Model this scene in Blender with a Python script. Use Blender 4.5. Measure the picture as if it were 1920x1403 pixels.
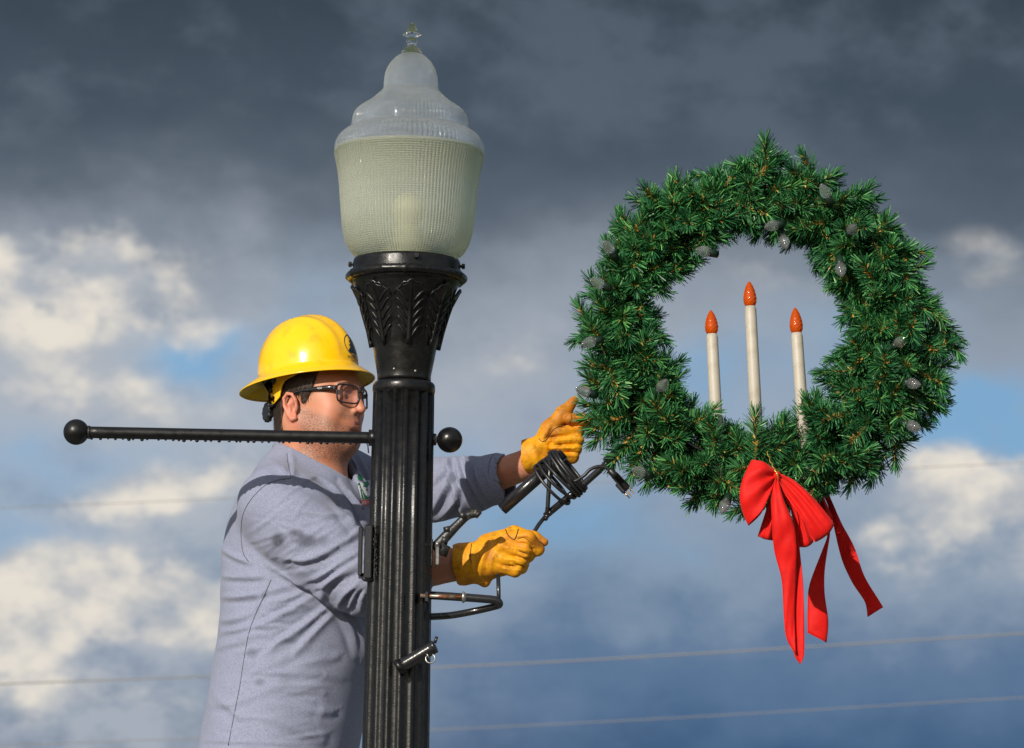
import bpy, math, random
import numpy as np
from mathutils import Vector, Matrix, Quaternion
from mathutils.bvhtree import BVHTree

random.seed(7)
rng = np.random.default_rng(7)
sc = bpy.context.scene
for o in list(bpy.data.objects):
    bpy.data.objects.remove(o)

# ------------------------------------------------------------------ camera
# long lens from the street, looking up 9.5 degrees, rolled 1.1 degrees
PITCH, ROLL = math.radians(9.5), math.radians(1.12)
CAM = np.array([0.2405, -12.0, 1.70])
F0 = np.array([0, math.cos(PITCH), math.sin(PITCH)])
R0 = np.array([1.0, 0, 0]); U0 = np.array([0, -math.sin(PITCH), math.cos(PITCH)])
RV = math.cos(ROLL)*R0 + math.sin(ROLL)*U0
UV = -math.sin(ROLL)*R0 + math.cos(ROLL)*U0
DIST = 12.0/math.cos(PITCH)
FPX = 840.0*DIST                      # focal length in photo pixels (photo is 1920 wide)
cd = bpy.data.cameras.new('camera'); cam = bpy.data.objects.new('camera', cd)
sc.collection.objects.link(cam); sc.camera = cam
cd.sensor_width = 36.0; cd.lens = 36.0*FPX/1920.0
cd.clip_start = 0.1; cd.clip_end = 5000.0
cam.matrix_world = Matrix(((RV[0], UV[0], -F0[0], CAM[0]), (RV[1], UV[1], -F0[1], CAM[1]),
                           (RV[2], UV[2], -F0[2], CAM[2]), (0, 0, 0, 1)))
cd.dof.use_dof = True; cd.dof.focus_distance = DIST + 0.05; cd.dof.aperture_fstop = 14.0

def P(px, py, Y=0.0):
    """world point seen at photo pixel (px, py) standing at depth Y"""
    d = F0*FPX + RV*(px-960.0) + UV*(701.5-py)
    return CAM + d*((Y-CAM[1])/d[1])
def PX(V):
    """photo pixels of world points (n,3)"""
    D = np.asarray(V, dtype=np.float64) - CAM
    w = D @ F0
    return np.stack([960.0 + FPX*(D @ RV)/w, 701.5 - FPX*(D @ UV)/w], 1)

# ------------------------------------------------------------------ world, sun, exposure
SUN_AZ, SUN_EL = math.radians(29.5), math.radians(23)      # sun behind the camera's left shoulder
SUNV = np.array([-math.sin(SUN_AZ)*math.cos(SUN_EL), -math.cos(SUN_AZ)*math.cos(SUN_EL), math.sin(SUN_EL)])
sl = bpy.data.lights.new('sun', 'SUN'); sl.energy = 4.8; sl.angle = math.radians(0.53); sl.color = (1.0, 0.93, 0.82)
so = bpy.data.objects.new('sun', sl); sc.collection.objects.link(so)
so.rotation_euler = Vector(-SUNV).to_track_quat('-Z', 'Y').to_euler(); so.location = (-4, -6, 9)

def lin(c):
    return tuple((x/255.0/12.92 if x/255.0 <= 0.04045 else ((x/255.0+0.055)/1.055)**2.4) for x in c)

world = bpy.data.worlds.new('World'); sc.world = world; world.use_nodes = True
WT = world.node_tree; WT.nodes.clear()
class NX:
    """a scalar node socket with arithmetic"""
    def __init__(s, k): s.k = k
    def _m(s, op, *o):
        n = WT.nodes.new('ShaderNodeMath'); n.operation = op
        for i, a in enumerate((s,)+o):
            if isinstance(a, NX): WT.links.new(a.k, n.inputs[i])
            else: n.inputs[i].default_value = float(a)
        return NX(n.outputs[0])
    def __add__(s, o): return s._m('ADD', o)
    __radd__ = __add__
    def __sub__(s, o): return s._m('SUBTRACT', o)
    def __mul__(s, o): return s._m('MULTIPLY', o)
    __rmul__ = __mul__
    def clamp(s): return s._m('MINIMUM', 1.0)._m('MAXIMUM', 0.0)
def wnoise(vec, scale, detail=5.0, rough=0.55, w=0.0):
    n = WT.nodes.new('ShaderNodeTexNoise'); n.noise_dimensions = '4D'
    n.inputs['Scale'].default_value = scale; n.inputs['Detail'].default_value = detail
    n.inputs['Roughness'].default_value = rough; n.inputs['W'].default_value = w
    WT.links.new(vec, n.inputs['Vector'])
    return NX(n.outputs['Fac'])
def sstep(x, a, b):
    n = WT.nodes.new('ShaderNodeMapRange'); n.interpolation_type = 'SMOOTHSTEP'
    WT.links.new(x.k, n.inputs['Value'])
    n.inputs['From Min'].default_value = a; n.inputs['From Max'].default_value = b
    return NX(n.outputs['Result'])
def wmix(f, a, b):
    n = WT.nodes.new('ShaderNodeMix'); n.data_type = 'RGBA'
    WT.links.new(f.k, n.inputs[0])
    for i, c in ((6, a), (7, b)):
        if isinstance(c, tuple): n.inputs[i].default_value = tuple(c)+(1,)
        else: WT.links.new(c, n.inputs[i])
    return n.outputs[2]
tc = WT.nodes.new('ShaderNodeTexCoord')
sx = WT.nodes.new('ShaderNodeSeparateXYZ'); WT.links.new(tc.outputs['Generated'], sx.inputs[0])
dx, dy, dz = NX(sx.outputs[0]), NX(sx.outputs[1]), NX(sx.outputs[2])
DEG = 180/math.pi
az = dx._m('ARCTAN2', dy)*DEG                     # degrees east of the street's axis
el = dz._m('ARCSINE')*DEG                         # degrees above the horizon
cv = WT.nodes.new('ShaderNodeCombineXYZ')
WT.links.new(az.k, cv.inputs[0]); WT.links.new((el*1.5).k, cv.inputs[1])
SK = cv.outputs[0]
wx = (wnoise(SK, 0.55, 4, 0.55, 1.0) - 0.5)*2.6
wy = (wnoise(SK, 0.55, 4, 0.55, 9.0) - 0.5)*1.7
fine = wnoise(SK, 0.95, 9, 0.60, 3.0) - 0.5
big = wnoise(SK, 0.16, 3, 0.5, 5.0)
azw, elw = az + wx, el + wy
PPD = FPX*math.pi/180
def a_of(px): return (px-960)/PPD
def e_of(py): return 9.5 + (701.5-py)/PPD
# deck of cloud: colour follows height above the horizon
ramp = WT.nodes.new('ShaderNodeValToRGB')
rampin = (el + wy*0.75 + fine*1.7)*(1/20.0)
WT.links.new(rampin.k, ramp.inputs[0])
stops = [(1480, (62, 91, 126)), (1250, (84, 113, 147)), (1030, (128, 148, 171)), (820, (146, 159, 178)),
         (620, (136, 147, 162)), (490, (108, 120, 135)), (390, (82, 94, 109)), (200, (66, 79, 92)), (0, (58, 71, 83)),
         (-500, (70, 83, 98)), (-1000, (100, 116, 135))]
cr = ramp.color_ramp; cr.interpolation = 'EASE'
for i, (py, c) in enumerate(stops):
    p = e_of(py)/20.0
    e = cr.elements[i] if i < 2 else cr.elements.new(p)
    e.position = p; e.color = lin(c)+(1,)
col = ramp.outputs[0]
def bank(lst):
    """sum of soft cloud masses given as (px, py, rx, ry, amount) on the sky's az/el grid"""
    tot = None
    for px, py, rx, ry, am in lst:
        u = (azw - a_of(px))*(PPD/rx); v = (elw - e_of(py))*(PPD/ry)
        g = (u*u + v*v)*(-1.0)
        g = g._m('EXPONENT')*am
        tot = g if tot is None else tot + g
    return tot
# big soft tone in the dark deck
col = wmix(sstep(big + fine*1.1, 0.38, 0.72)*sstep(el, 10.5, 12.5)*0.45, col, lin((104, 116, 130)))
blue = bank([(345, 690, 120, 55, 1.0), (110, 880, 230, 55, .55), (60, 1010, 120, 60, .5), (1060, 985, 170, 80, .75), (860, 930, 110, 90, .5),
             (1890, 775, 170, 70, 1.3), (1330, 720, 140, 90, .7), (560, 640, 90, 120, .4), (1640, 640, 160, 90, .45)])
hazy = bank([(250, 1400, 420, 150, .55), (180, 1000, 640, 430, .95), (120, 620, 520, 190, .55), (1000, 700, 420, 200, .42), (1850, 900, 420, 260, .5), (1420, 560, 360, 160, .32)])
hazew = sstep(az*az, 36.0, 90.0)*sstep(el, 12.5, 9.5)*0.45
col = wmix(((hazy + hazew)*(fine*3.4 + 1.0)).clamp()*0.85, col, lin((176, 183, 193)))
col = wmix((blue*(fine*2.2 + 1.0)).clamp()*0.72, col, lin((112, 170, 214)))
white = bank([(60, 560, 230, 80, .85), (215, 490, 90, 45, .6), (130, 640, 240, 55, .7), (60, 745, 110, 45, .45), (250, 770, 200, 55, .6),
              (380, 930, 190, 60, .75), (200, 960, 160, 40, .45), (140, 1110, 300, 75, 1.05), (30, 1240, 150, 110, .95), (330, 1150, 150, 60, .7),
              (250, 1330, 260, 50, .45), (930, 670, 170, 70, .42), (1870, 935, 190, 110, 1.15), (1660, 1010, 130, 60, .75), (1850, 480, 130, 110, .42),
              (1420, 520, 220, 70, .32), (1000, 880, 120, 50, .3)])
rim = wnoise(SK, 0.30, 4, 0.5, 12.0)
wide = sstep(rim, 0.5, 0.72)*sstep(az*az, 36.0, 90.0)*(sstep(el, 12.5, 9.5))*0.8      # the same banks go on round the horizon
wtot = (white + wide)
wmask = sstep(wtot*(fine*4.2 + 1.0), 0.20, 0.95)
dens = wnoise(SK, 1.1, 8, 0.58, 21.0)
wcol = wmix(sstep(dens, 0.36, 0.62), lin((176, 181, 188)), lin((234, 226, 213)))
col = wmix(wmask*0.92, col, wcol)
# broken cover away from this storm front: the physical sky shows through
sky = WT.nodes.new('ShaderNodeTexSky'); sky.sky_type = 'NISHITA'; sky.sun_disc = False
sky.sun_elevation = SUN_EL; sky.sun_rotation = math.atan2(SUNV[0], SUNV[1])
skm = WT.nodes.new('ShaderNodeVectorMath'); skm.operation = 'SCALE'; skm.inputs['Scale'].default_value = 10.0
WT.links.new(col, skm.inputs[0])                  # cloud colours to the physical sky's scale
away = sstep(dy, 0.6, -0.15)
front = wmix(sstep(wnoise(SK, 0.06, 5, 0.55, 31.0), 0.42, 0.62)*0.75, sky.outputs[0], (8.5, 8.4, 8.2))   # unseen bright cumulus on the sun's side, added to lift the fill light
col = wmix(away*0.9, skm.outputs[0], front)
bg = WT.nodes.new('ShaderNodeBackground'); WT.links.new(col, bg.inputs['Color'])
bg.inputs['Strength'].default_value = 0.1
wo = WT.nodes.new('ShaderNodeOutputWorld'); WT.links.new(bg.outputs[0], wo.inputs[0])

vs = sc.view_settings
vs.view_transform = 'Standard'; vs.look = 'None'; vs.exposure = 0.0; vs.gamma = 1.0; vs.use_curve_mapping = False
cy = sc.cycles
cy.use_denoising = True
cy.max_bounces = 14; cy.transmission_bounces = 12; cy.transparent_max_bounces = 16; cy.glossy_bounces = 5; cy.diffuse_bounces = 3
cy.sample_clamp_indirect = 4.0; cy.caustics_reflective = False; cy.caustics_refractive = False; cy.blur_glossy = 0.6

# ------------------------------------------------------------------ object helpers
COL = sc.collection.objects
WPOS = {}
def empty(name, loc, label=None, cat=None, group=None):
    o = bpy.data.objects.new(name, None); COL.link(o)
    o.empty_display_size = 0.1; o.location = tuple(loc); WPOS[o.name] = np.array(loc, dtype=float)
    if label: tag(o, label, cat, group)
    return o
def tag(o, label=None, cat=None, group=None, kind=None):
    if label: o['label'] = label
    if cat: o['category'] = cat
    if group: o['group'] = group
    if kind: o['kind'] = kind
    return o
def mk(name, V, F, mat, parent=None, smooth=True, origin=None, mats=None, midx=None, label=None):
    V = np.asarray(V, dtype=np.float64)
    if origin is None: origin = (V.min(0)+V.max(0))/2
    origin = np.asarray(origin, dtype=float)
    me = bpy.data.meshes.new(name)
    L = V-origin
    me.from_pydata(L.tolist(), [], F.tolist() if isinstance(F, np.ndarray) else F)
    for m in (mats or [mat]): me.materials.append(m)
    if midx is not None: me.polygons.foreach_set('material_index', np.asarray(midx, dtype=np.int32))
    if smooth: me.polygons.foreach_set('use_smooth', np.ones(len(me.polygons), dtype=bool))
    me.update()
    o = bpy.data.objects.new(name, me); COL.link(o)
    WPOS[o.name] = origin
    if parent is not None:
        o.parent = parent; o.location = tuple(origin-WPOS[parent.name])
    else: o.location = tuple(origin)
    if label: o['label'] = label
    return o
def vattr(o, name, vals):
    a = o.data.attributes.new(name, 'FLOAT', 'POINT'); a.data.foreach_set('value', np.asarray(vals, dtype=np.float32))
class MB:
    """collects pieces of one part"""
    def __init__(s): s.V = []; s.F = []; s.n = 0; s.M = []
    def add(s, VF, m=0):
        V, F = VF
        V = np.asarray(V, dtype=float)
        s.V.append(V); s.F += [tuple(int(i)+s.n for i in f) for f in F]; s.M += [m]*len(F); s.n += len(V)
        return s
    def get(s): return np.concatenate(s.V), s.F
    def build(s, name, mat, parent=None, **k):
        V, F = s.get()
        if 'mats' in k: k['midx'] = s.M
        return mk(name, V, F, mat, parent, **k)
def cat_rom(pts, n):
    p = np.asarray(pts, dtype=float)
    if len(p) == 2: return np.linspace(p[0], p[1], n)
    q = np.vstack([2*p[0]-p[1], p, 2*p[-1]-p[-2]])
    ts = np.linspace(0, len(p)-1, n); out = []
    for t in ts:
        i = min(int(t), len(p)-2); u = t-i
        a, b, c, d = q[i], q[i+1], q[i+2], q[i+3]
        out.append(0.5*((2*b)+(-a+c)*u+(2*a-5*b+4*c-d)*u*u+(-a+3*b-3*c+d)*u**3))
    return np.array(out)
def tube(pts, rad, seg=12, caps=True, closed=False, flat=None, up=None):
    """sweep of a circle (or flat ellipse) along points"""
    p = np.asarray(pts, dtype=float); n = len(p)
    r = np.full(n, rad) if np.isscalar(rad) else np.interp(np.linspace(0, 1, n), np.linspace(0, 1, len(rad)), rad)
    T = np.roll(p, -1, 0)-np.roll(p, 1, 0) if closed else np.gradient(p, axis=0)
    T /= np.linalg.norm(T, axis=1)[:, None]+1e-12
    a = np.array(up, dtype=float) if up is not None else (np.array([0, 0, 1.0]) if abs(T[0][2]) < .9 else np.array([0, 1.0, 0]))
    N = a-T[0]*(a@T[0]); N /= np.linalg.norm(N)
    V = []; th = np.linspace(0, 2*math.pi, seg, endpoint=False)
    fx, fy = flat if flat else (1, 1)
    for i in range(n):
        if up is not None: N = a-T[i]*(a@T[i])
        else: N = N-T[i]*(N@T[i])
        N /= np.linalg.norm(N); B = np.cross(T[i], N)
        V.append(p[i]+r[i]*(fx*np.cos(th)[:, None]*N+fy*np.sin(th)[:, None]*B))
    V = np.concatenate(V); F = []
    m = n if closed else n-1
    for i in range(m):
        a0, b0 = i*seg, ((i+1) % n)*seg
        for j in range(seg):
            k = (j+1) % seg
            F.append((a0+j, a0+k, b0+k, b0+j))
    if caps and not closed:
        F.append(tuple(range(seg-1, -1, -1))); F.append(tuple((n-1)*seg+j for j in range(seg)))
    return V, F
def lathe(prof, seg=48, c=(0, 0, 0), axis=(0, 0, 1), caps=True, mod=None):
    """turn (r, h) points round an axis through c"""
    ax = np.array(axis, dtype=float); ax /= np.linalg.norm(ax)
    a = np.array([1.0, 0, 0]) if abs(ax[0]) < .9 else np.array([0, 1.0, 0])
    e1 = a-ax*(a@ax); e1 /= np.linalg.norm(e1); e2 = np.cross(ax, e1)
    th = np.linspace(0, 2*math.pi, seg, endpoint=False)
    V = []
    for i, (r, h) in enumerate(prof):
        rr = r*np.ones(seg) if mod is None else mod(r, h, th)
        V.append(np.array(c)+h*ax+rr[:, None]*(np.cos(th)[:, None]*e1+np.sin(th)[:, None]*e2))
    V = np.concatenate(V); F = []
    for i in range(len(prof)-1):
        for j in range(seg):
            k = (j+1) % seg
            F.append((i*seg+j, i*seg+k, (i+1)*seg+k, (i+1)*seg+j))
    if caps:
        F.append(tuple(range(seg-1, -1, -1))); F.append(tuple((len(prof)-1)*seg+j for j in range(seg)))
    return V, F
def ball(c, r, seg=24, rings=14, sq=(1, 1, 1)):
    pr = [(max(1e-5, math.sin(math.pi*i/rings)), -math.cos(math.pi*i/rings)) for i in range(rings+1)]
    V, F = lathe(pr, seg)
    return V*np.array(sq)*r+np.array(c), F
def boxm(c, ex, ey, ez, bev=0.002):
    """box with half-edge vectors ex, ey, ez and small bevels"""
    c = np.array(c, dtype=float); E = [np.array(e, dtype=float) for e in (ex, ey, ez)]
    L = [np.linalg.norm(e) for e in E]; bev = min(bev, 0.4*min(L))
    V = []; idx = {}
    S = [(i, j, k) for i in (-1, 1) for j in (-1, 1) for k in (-1, 1)]
    for s in S:
        for a in range(3):
            p = c.copy()
            for b in range(3):
                p = p + s[b]*E[b]*(1 if b == a else (L[b]-bev)/L[b])
            idx[(s, a)] = len(V); V.append(p)
    F = []
    for a in range(3):
        b, d = (a+1) % 3, (a+2) % 3
        for sg in (-1, 1):
            q = []
            for u, v in ((-1, -1), (1, -1), (1, 1), (-1, 1)):
                s = [0, 0, 0]; s[a] = sg; s[b] = u; s[d] = v; q.append(idx[(tuple(s), a)])
            F.append(tuple(q if sg > 0 else q[::-1]))
        for u in (-1, 1):
            for v in (-1, 1):
                s0 = [0, 0, 0]; s0[a] = -1; s0[b] = u; s0[d] = v; s1 = list(s0); s1[a] = 1
                q = [idx[(tuple(s0), b)], idx[(tuple(s1), b)], idx[(tuple(s1), d)], idx[(tuple(s0), d)]]
                F.append(tuple(q if u*v > 0 else q[::-1]))
    for s in S:
        q = [idx[(s, a)] for a in range(3)]
        F.append(tuple(q if s[0]*s[1]*s[2] > 0 else q[::-1]))
    return np.array(V), F

# ------------------------------------------------------------------ materials
def mat(name, c, rough=0.5, metal=0.0, var=None, bump=None, spec=None, coat=0.0, sheen=0.0, trans=0.0, ior=1.45, sss=0.0, rvar=None):
    m = bpy.data.materials.new(name); m.use_nodes = True
    t = m.node_tree; b = t.nodes['Principled BSDF']
    b.inputs['Base Color'].default_value = tuple(c)+(1,); b.inputs['Roughness'].default_value = rough
    b.inputs['Metallic'].default_value = metal; b.inputs['IOR'].default_value = ior
    if spec is not None: b.inputs['Specular IOR Level'].default_value = spec
    b.inputs['Coat Weight'].default_value = coat; b.inputs['Coat Roughness'].default_value = 0.08
    b.inputs['Sheen Weight'].default_value = sheen; b.inputs['Transmission Weight'].default_value = trans
    if sss:
        b.inputs['Subsurface Weight'].default_value = sss; b.inputs['Subsurface Radius'].default_value = (0.012, 0.005, 0.003)
        b.inputs['Subsurface Scale'].default_value = 0.6
    tcn = t.nodes.new('ShaderNodeTexCoord')
    def noise(scale, detail=4, rough_=0.55):
        n = t.nodes.new('ShaderNodeTexNoise'); n.inputs['Scale'].default_value = scale
        n.inputs['Detail'].default_value = detail; n.inputs['Roughness'].default_value = rough_
        t.links.new(tcn.outputs['Object'], n.inputs['Vector']); return n.outputs['Fac']
    if var:                                  # (scale, other colour, lo, hi)
        mx = t.nodes.new('ShaderNodeMix'); mx.data_type = 'RGBA'
        mr = t.nodes.new('ShaderNodeMapRange'); mr.inputs['From Min'].default_value = var[2]; mr.inputs['From Max'].default_value = var[3]
        t.links.new(noise(var[0]), mr.inputs['Value']); t.links.new(mr.outputs[0], mx.inputs[0])
        mx.inputs[6].default_value = tuple(c)+(1,); mx.inputs[7].default_value = tuple(var[1])+(1,)
        t.links.new(mx.outputs[2], b.inputs['Base Color'])
        m['mix'] = mx.name
    if rvar:                                 # (scale, lowest, highest roughness)
        rr_ = t.nodes.new('ShaderNodeMapRange'); rr_.inputs['From Min'].default_value = .35; rr_.inputs['From Max'].default_value = .68
        rr_.inputs['To Min'].default_value = rvar[1]; rr_.inputs['To Max'].default_value = rvar[2]
        t.links.new(noise(rvar[0], 6, .65), rr_.inputs['Value']); t.links.new(rr_.outputs[0], b.inputs['Roughness'])
    if bump:                                 # list of (scale, strength, distance)
        prev = None
        for s_, st, di in bump:
            bn = t.nodes.new('ShaderNodeBump'); bn.inputs['Strength'].default_value = st; bn.inputs['Distance'].default_value = di
            t.links.new(noise(s_, 3), bn.inputs['Height'])
            if prev: t.links.new(prev, bn.inputs['Normal'])
            prev = bn.outputs[0]
        t.links.new(prev, b.inputs['Normal'])
    return m
def overlay(m, attr, c, fac=1.0, noise=None):
    """mix a colour over a material's base colour by a point attribute (dirt, stubble, stains)"""
    t = m.node_tree; b = t.nodes['Principled BSDF']
    at = t.nodes.new('ShaderNodeAttribute'); at.attribute_name = attr
    mx = t.nodes.new('ShaderNodeMix'); mx.data_type = 'RGBA'
    inp = b.inputs['Base Color']
    if inp.is_linked: t.links.new(inp.links[0].from_socket, mx.inputs[6])
    else: mx.inputs[6].default_value = inp.default_value
    mx.inputs[7].default_value = tuple(c)+(1,)
    mm = t.nodes.new('ShaderNodeMath'); mm.operation = 'MULTIPLY'; mm.inputs[1].default_value = fac
    t.links.new(at.outputs['Fac'], mm.inputs[0]); f = mm.outputs[0]
    if noise:
        tcn = t.nodes.new('ShaderNodeTexCoord'); n = t.nodes.new('ShaderNodeTexNoise')
        n.inputs['Scale'].default_value = noise[0]; n.inputs['Detail'].default_value = 2
        t.links.new(tcn.outputs['Object'], n.inputs['Vector'])
        mr = t.nodes.new('ShaderNodeMapRange'); mr.inputs['From Min'].default_value = noise[1]; mr.inputs['From Max'].default_value = noise[2]
        t.links.new(n.outputs['Fac'], mr.inputs['Value'])
        m2 = t.nodes.new('ShaderNodeMath'); m2.operation = 'MULTIPLY'
        t.links.new(f, m2.inputs[0]); t.links.new(mr.outputs[0], m2.inputs[1]); f = m2.outputs[0]
    t.links.new(f, mx.inputs[0]); t.links.new(mx.outputs[2], b.inputs['Base Color'])

# ------------------------------------------------------------------ implicit surfaces (for bodies, gloves, cloth)
class Field:
    def __init__(s, lo, hi, h):
        s.lo = np.array(lo, dtype=np.float32); s.h = h
        n = np.ceil((np.array(hi)-np.array(lo))/h).astype(int)+1
        g = [np.float32(lo[i])+np.float32(h)*np.arange(n[i], dtype=np.float32) for i in range(3)]
        s.X = g[0][:, None, None]; s.Y = g[1][None, :, None]; s.Z = g[2][None, None, :]
        s.d = np.full(tuple(n), 9.0, dtype=np.float32)
    def cone(s, a, b, ra, rb, flat=None):
        a = np.asarray(a, dtype=np.float32); b = np.asarray(b, dtype=np.float32); ab = b-a; L2 = float(ab@ab)+1e-12
        t = np.clip(((s.X-a[0])*ab[0]+(s.Y-a[1])*ab[1]+(s.Z-a[2])*ab[2])/np.float32(L2), 0, 1)
        return np.sqrt((s.X-a[0]-t*ab[0])**2+(s.Y-a[1]-t*ab[1])**2+(s.Z-a[2]-t*ab[2])**2)-(np.float32(ra)+t*np.float32(rb-ra))
    def ell(s, c, r, M=None):
        dx, dy, dz = s.X-np.float32(c[0]), s.Y-np.float32(c[1]), s.Z-np.float32(c[2])
        if M is not None:
            M = np.asarray(M, dtype=np.float32)          # rows: the ellipsoid's own axes
            dx, dy, dz = [M[i][0]*dx+M[i][1]*dy+M[i][2]*dz for i in range(3)]
        k0 = np.sqrt((dx/r[0])**2+(dy/r[1])**2+(dz/r[2])**2)
        k1 = np.sqrt((dx/r[0]**2)**2+(dy/r[1]**2)**2+(dz/r[2]**2)**2)+np.float32(1e-6)
        return k0*(k0-1)/k1
    def add(s, d, k=0.01):
        h = np.maximum(k-np.abs(s.d-d), 0)/np.float32(k)
        s.d = np.minimum(s.d, d)-h*h*np.float32(k*0.25)
    def cut(s, d, k=0.005):
        d = -d; h = np.maximum(k-np.abs(s.d-d), 0)/np.float32(k)
        s.d = np.maximum(s.d, d)+h*h*np.float32(k*0.25)
    def chain(s, pts, rads, k=0.01):
        for i in range(len(pts)-1): s.add(s.cone(pts[i], pts[i+1], rads[i], rads[i+1]), k)
    def mesh(s, smooth=1):
        d = s.d; ins = d < 0
        n = np.array(d.shape)-1
        c = [ins[i:i+n[0], j:j+n[1], k:k+n[2]] for i in (0, 1) for j in (0, 1) for k in (0, 1)]
        cnt = sum(x.astype(np.int8) for x in c)
        act = (cnt > 0) & (cnt < 8)
        I = np.argwhere(act); vid = np.full(act.shape, -1, dtype=np.int64); vid[act] = np.arange(len(I))
        offs = np.array([(i, j, k) for i in (0, 1) for j in (0, 1) for k in (0, 1)])
        val = np.stack([d[I[:, 0]+o[0], I[:, 1]+o[1], I[:, 2]+o[2]] for o in offs], 1)
        acc = np.zeros((len(I), 3)); w = np.zeros(len(I))
        for a in range(8):
            for ax in range(3):
                o = offs[a]
                if o[ax]: continue
                b = a + (4, 2, 1)[ax]
                va, vb = val[:, a], val[:, b]
                m = (va < 0) != (vb < 0)
                t = np.where(m, va/(va-vb+1e-20), 0)
                pnt = np.tile(o.astype(float), (len(I), 1)); pnt[:, ax] += t
                acc += pnt*m[:, None]; w += m
        V = s.lo+s.h*(I+acc/w[:, None])
        Q = []
        for ax in range(3):
            u, v = (ax+1) % 3, (ax+2) % 3
            sl0 = [slice(1, n[i]) for i in range(3)]; sl0[ax] = slice(0, n[ax])
            sl1 = list(sl0); sl1[ax] = slice(1, n[ax]+1)
            A = ins[tuple(sl0)]; B = ins[tuple(sl1)]
            E = np.argwhere(A != B)
            st = np.array([1, 1, 1]); st[ax] = 0
            E = E+st
            sgn = ins[E[:, 0], E[:, 1], E[:, 2]]
            def g(du, dv):
                e = E.copy(); e[:, u] -= du; e[:, v] -= dv
                return vid[e[:, 0], e[:, 1], e[:, 2]]
            q = np.stack([g(1, 1), g(0, 1), g(0, 0), g(1, 0)], 1)
            q[~sgn] = q[~sgn][:, ::-1]
            Q.append(q)
        Q = np.concatenate(Q)
        Q = Q[(Q >= 0).all(1)]
        for _ in range(smooth): V = relax(V, Q, 0.5)
        return V, Q
def relax(V, Q, a):
    S = np.zeros_like(V); C = np.zeros(len(V))
    for i in range(4):
        for j in ((i+1) % 4, (i+3) % 4):
            for c in range(3): S[:, c] += np.bincount(Q[:, i], V[Q[:, j], c], len(V))
            C += np.bincount(Q[:, i], minlength=len(V))
    return V*(1-a)+a*S/np.maximum(C, 1)[:, None]
def normals(V, Q):
    n = np.cross(V[Q[:, 2]]-V[Q[:, 0]], V[Q[:, 3]]-V[Q[:, 1]])
    N = np.zeros_like(V)
    for i in range(4):
        for c in range(3): N[:, c] += np.bincount(Q[:, i], n[:, c], len(V))
    return N/(np.linalg.norm(N, axis=1)[:, None]+1e-12)
def fold(V, N, folds, near=0.15):
    """raise or sink cloth along creases; each crease is a polyline given where it is seen"""
    uv = PX(V); face = N @ (F0*-1)
    wgt = np.clip((face-near+0.15)/0.3, 0, 1)
    D = np.zeros(len(V))
    for pts, h, w in folds:
        p = cat_rom([(x, y, 0) for x, y in pts], max(6, 5*len(pts)))[:, :2]
        best = np.full(len(V), 1e9); bt = np.zeros(len(V))
        box = (uv[:, 0] > p[:, 0].min()-4*w) & (uv[:, 0] < p[:, 0].max()+4*w) & (uv[:, 1] > p[:, 1].min()-4*w) & (uv[:, 1] < p[:, 1].max()+4*w)
        ii = np.nonzero(box)[0]
        if not len(ii): continue
        u = uv[ii]; b = np.full(len(ii), 1e9); tt = np.zeros(len(ii)); sd = np.zeros(len(ii))
        for i in range(len(p)-1):
            e = p[i+1]-p[i]; t = np.clip(((u-p[i])@e)/(e@e+1e-9), 0, 1)
            q = u-p[i]-t[:, None]*e; d = np.linalg.norm(q, axis=1); s_ = np.sign(e[0]*q[:, 1]-e[1]*q[:, 0])
            m = d < b; b[m] = d[m]; tt[m] = (i+t[m])/(len(p)-1); sd[m] = s_[m]
        env = np.sin(np.pi*np.clip(tt*0.86+0.07, 0, 1))**0.7
        x = b*sd/w
        prof = np.exp(-np.abs(x)**1.5)-0.6*np.exp(-np.abs(x-1.5)**1.7)     # a ridge with the gully below it
        D[ii] += h*env*prof
    return V+N*(D*wgt)[:, None]

# ================================================================== MATERIALS
M = {}
M['black'] = mat('black_paint', (0.005, 0.005, 0.0055), 0.30, var=(60, (0.010, 0.009, 0.008), .45, .7), bump=[(420, .26, .0012), (70, .16, .002)], spec=.42, rvar=(45, .20, .42))
M['black_bar'] = mat('black_bar_paint', (0.006, 0.006, 0.0065), 0.42, bump=[(300, .25, .001)], spec=.4, rvar=(60, .28, .55))
M['steel'] = mat('black_wet_steel', (0.014, 0.014, 0.016), 0.24, var=(70, (0.05, 0.035, 0.022), .62, .74), bump=[(160, .3, .0015)], coat=0.3)
M['worn'] = mat('worn_black_iron', (0.018, 0.018, 0.018), 0.38, var=(120, (0.22, 0.17, 0.11), .60, .72), bump=[(200, .4, .002)])
M['rust'] = mat('rusty_zinc', (0.30, 0.26, 0.22), 0.4, metal=0.7, var=(90, (0.28, 0.10, 0.035), .45, .6), bump=[(300, .3, .001)])
M['zinc'] = mat('zinc', (0.42, 0.42, 0.40), 0.38, metal=0.8, var=(150, (0.25, 0.24, 0.22), .4, .7))
M['asphalt'] = mat('asphalt', (0.05, 0.05, 0.052), 0.85, var=(3, (0.065, 0.063, 0.06), .4, .6), bump=[(60, .4, .01)])
M['concrete'] = mat('concrete', (0.32, 0.31, 0.29), 0.8, var=(4, (0.26, 0.25, 0.24), .4, .6), bump=[(40, .3, .01)])
M['grass'] = mat('turf', (0.06, 0.09, 0.03), 0.9, var=(2, (0.09, 0.10, 0.04), .4, .6))
M['wood'] = mat('weathered_wood', (0.16, 0.12, 0.09), 0.8, var=(6, (0.11, 0.085, 0.065), .4, .6))
M['cable'] = mat('line_wire', (0.24, 0.22, 0.20), 0.7)
M['white_frp'] = mat('white_fibreglass', (0.75, 0.75, 0.73), 0.35, var=(8, (0.66, 0.66, 0.64), .4, .7))
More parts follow.
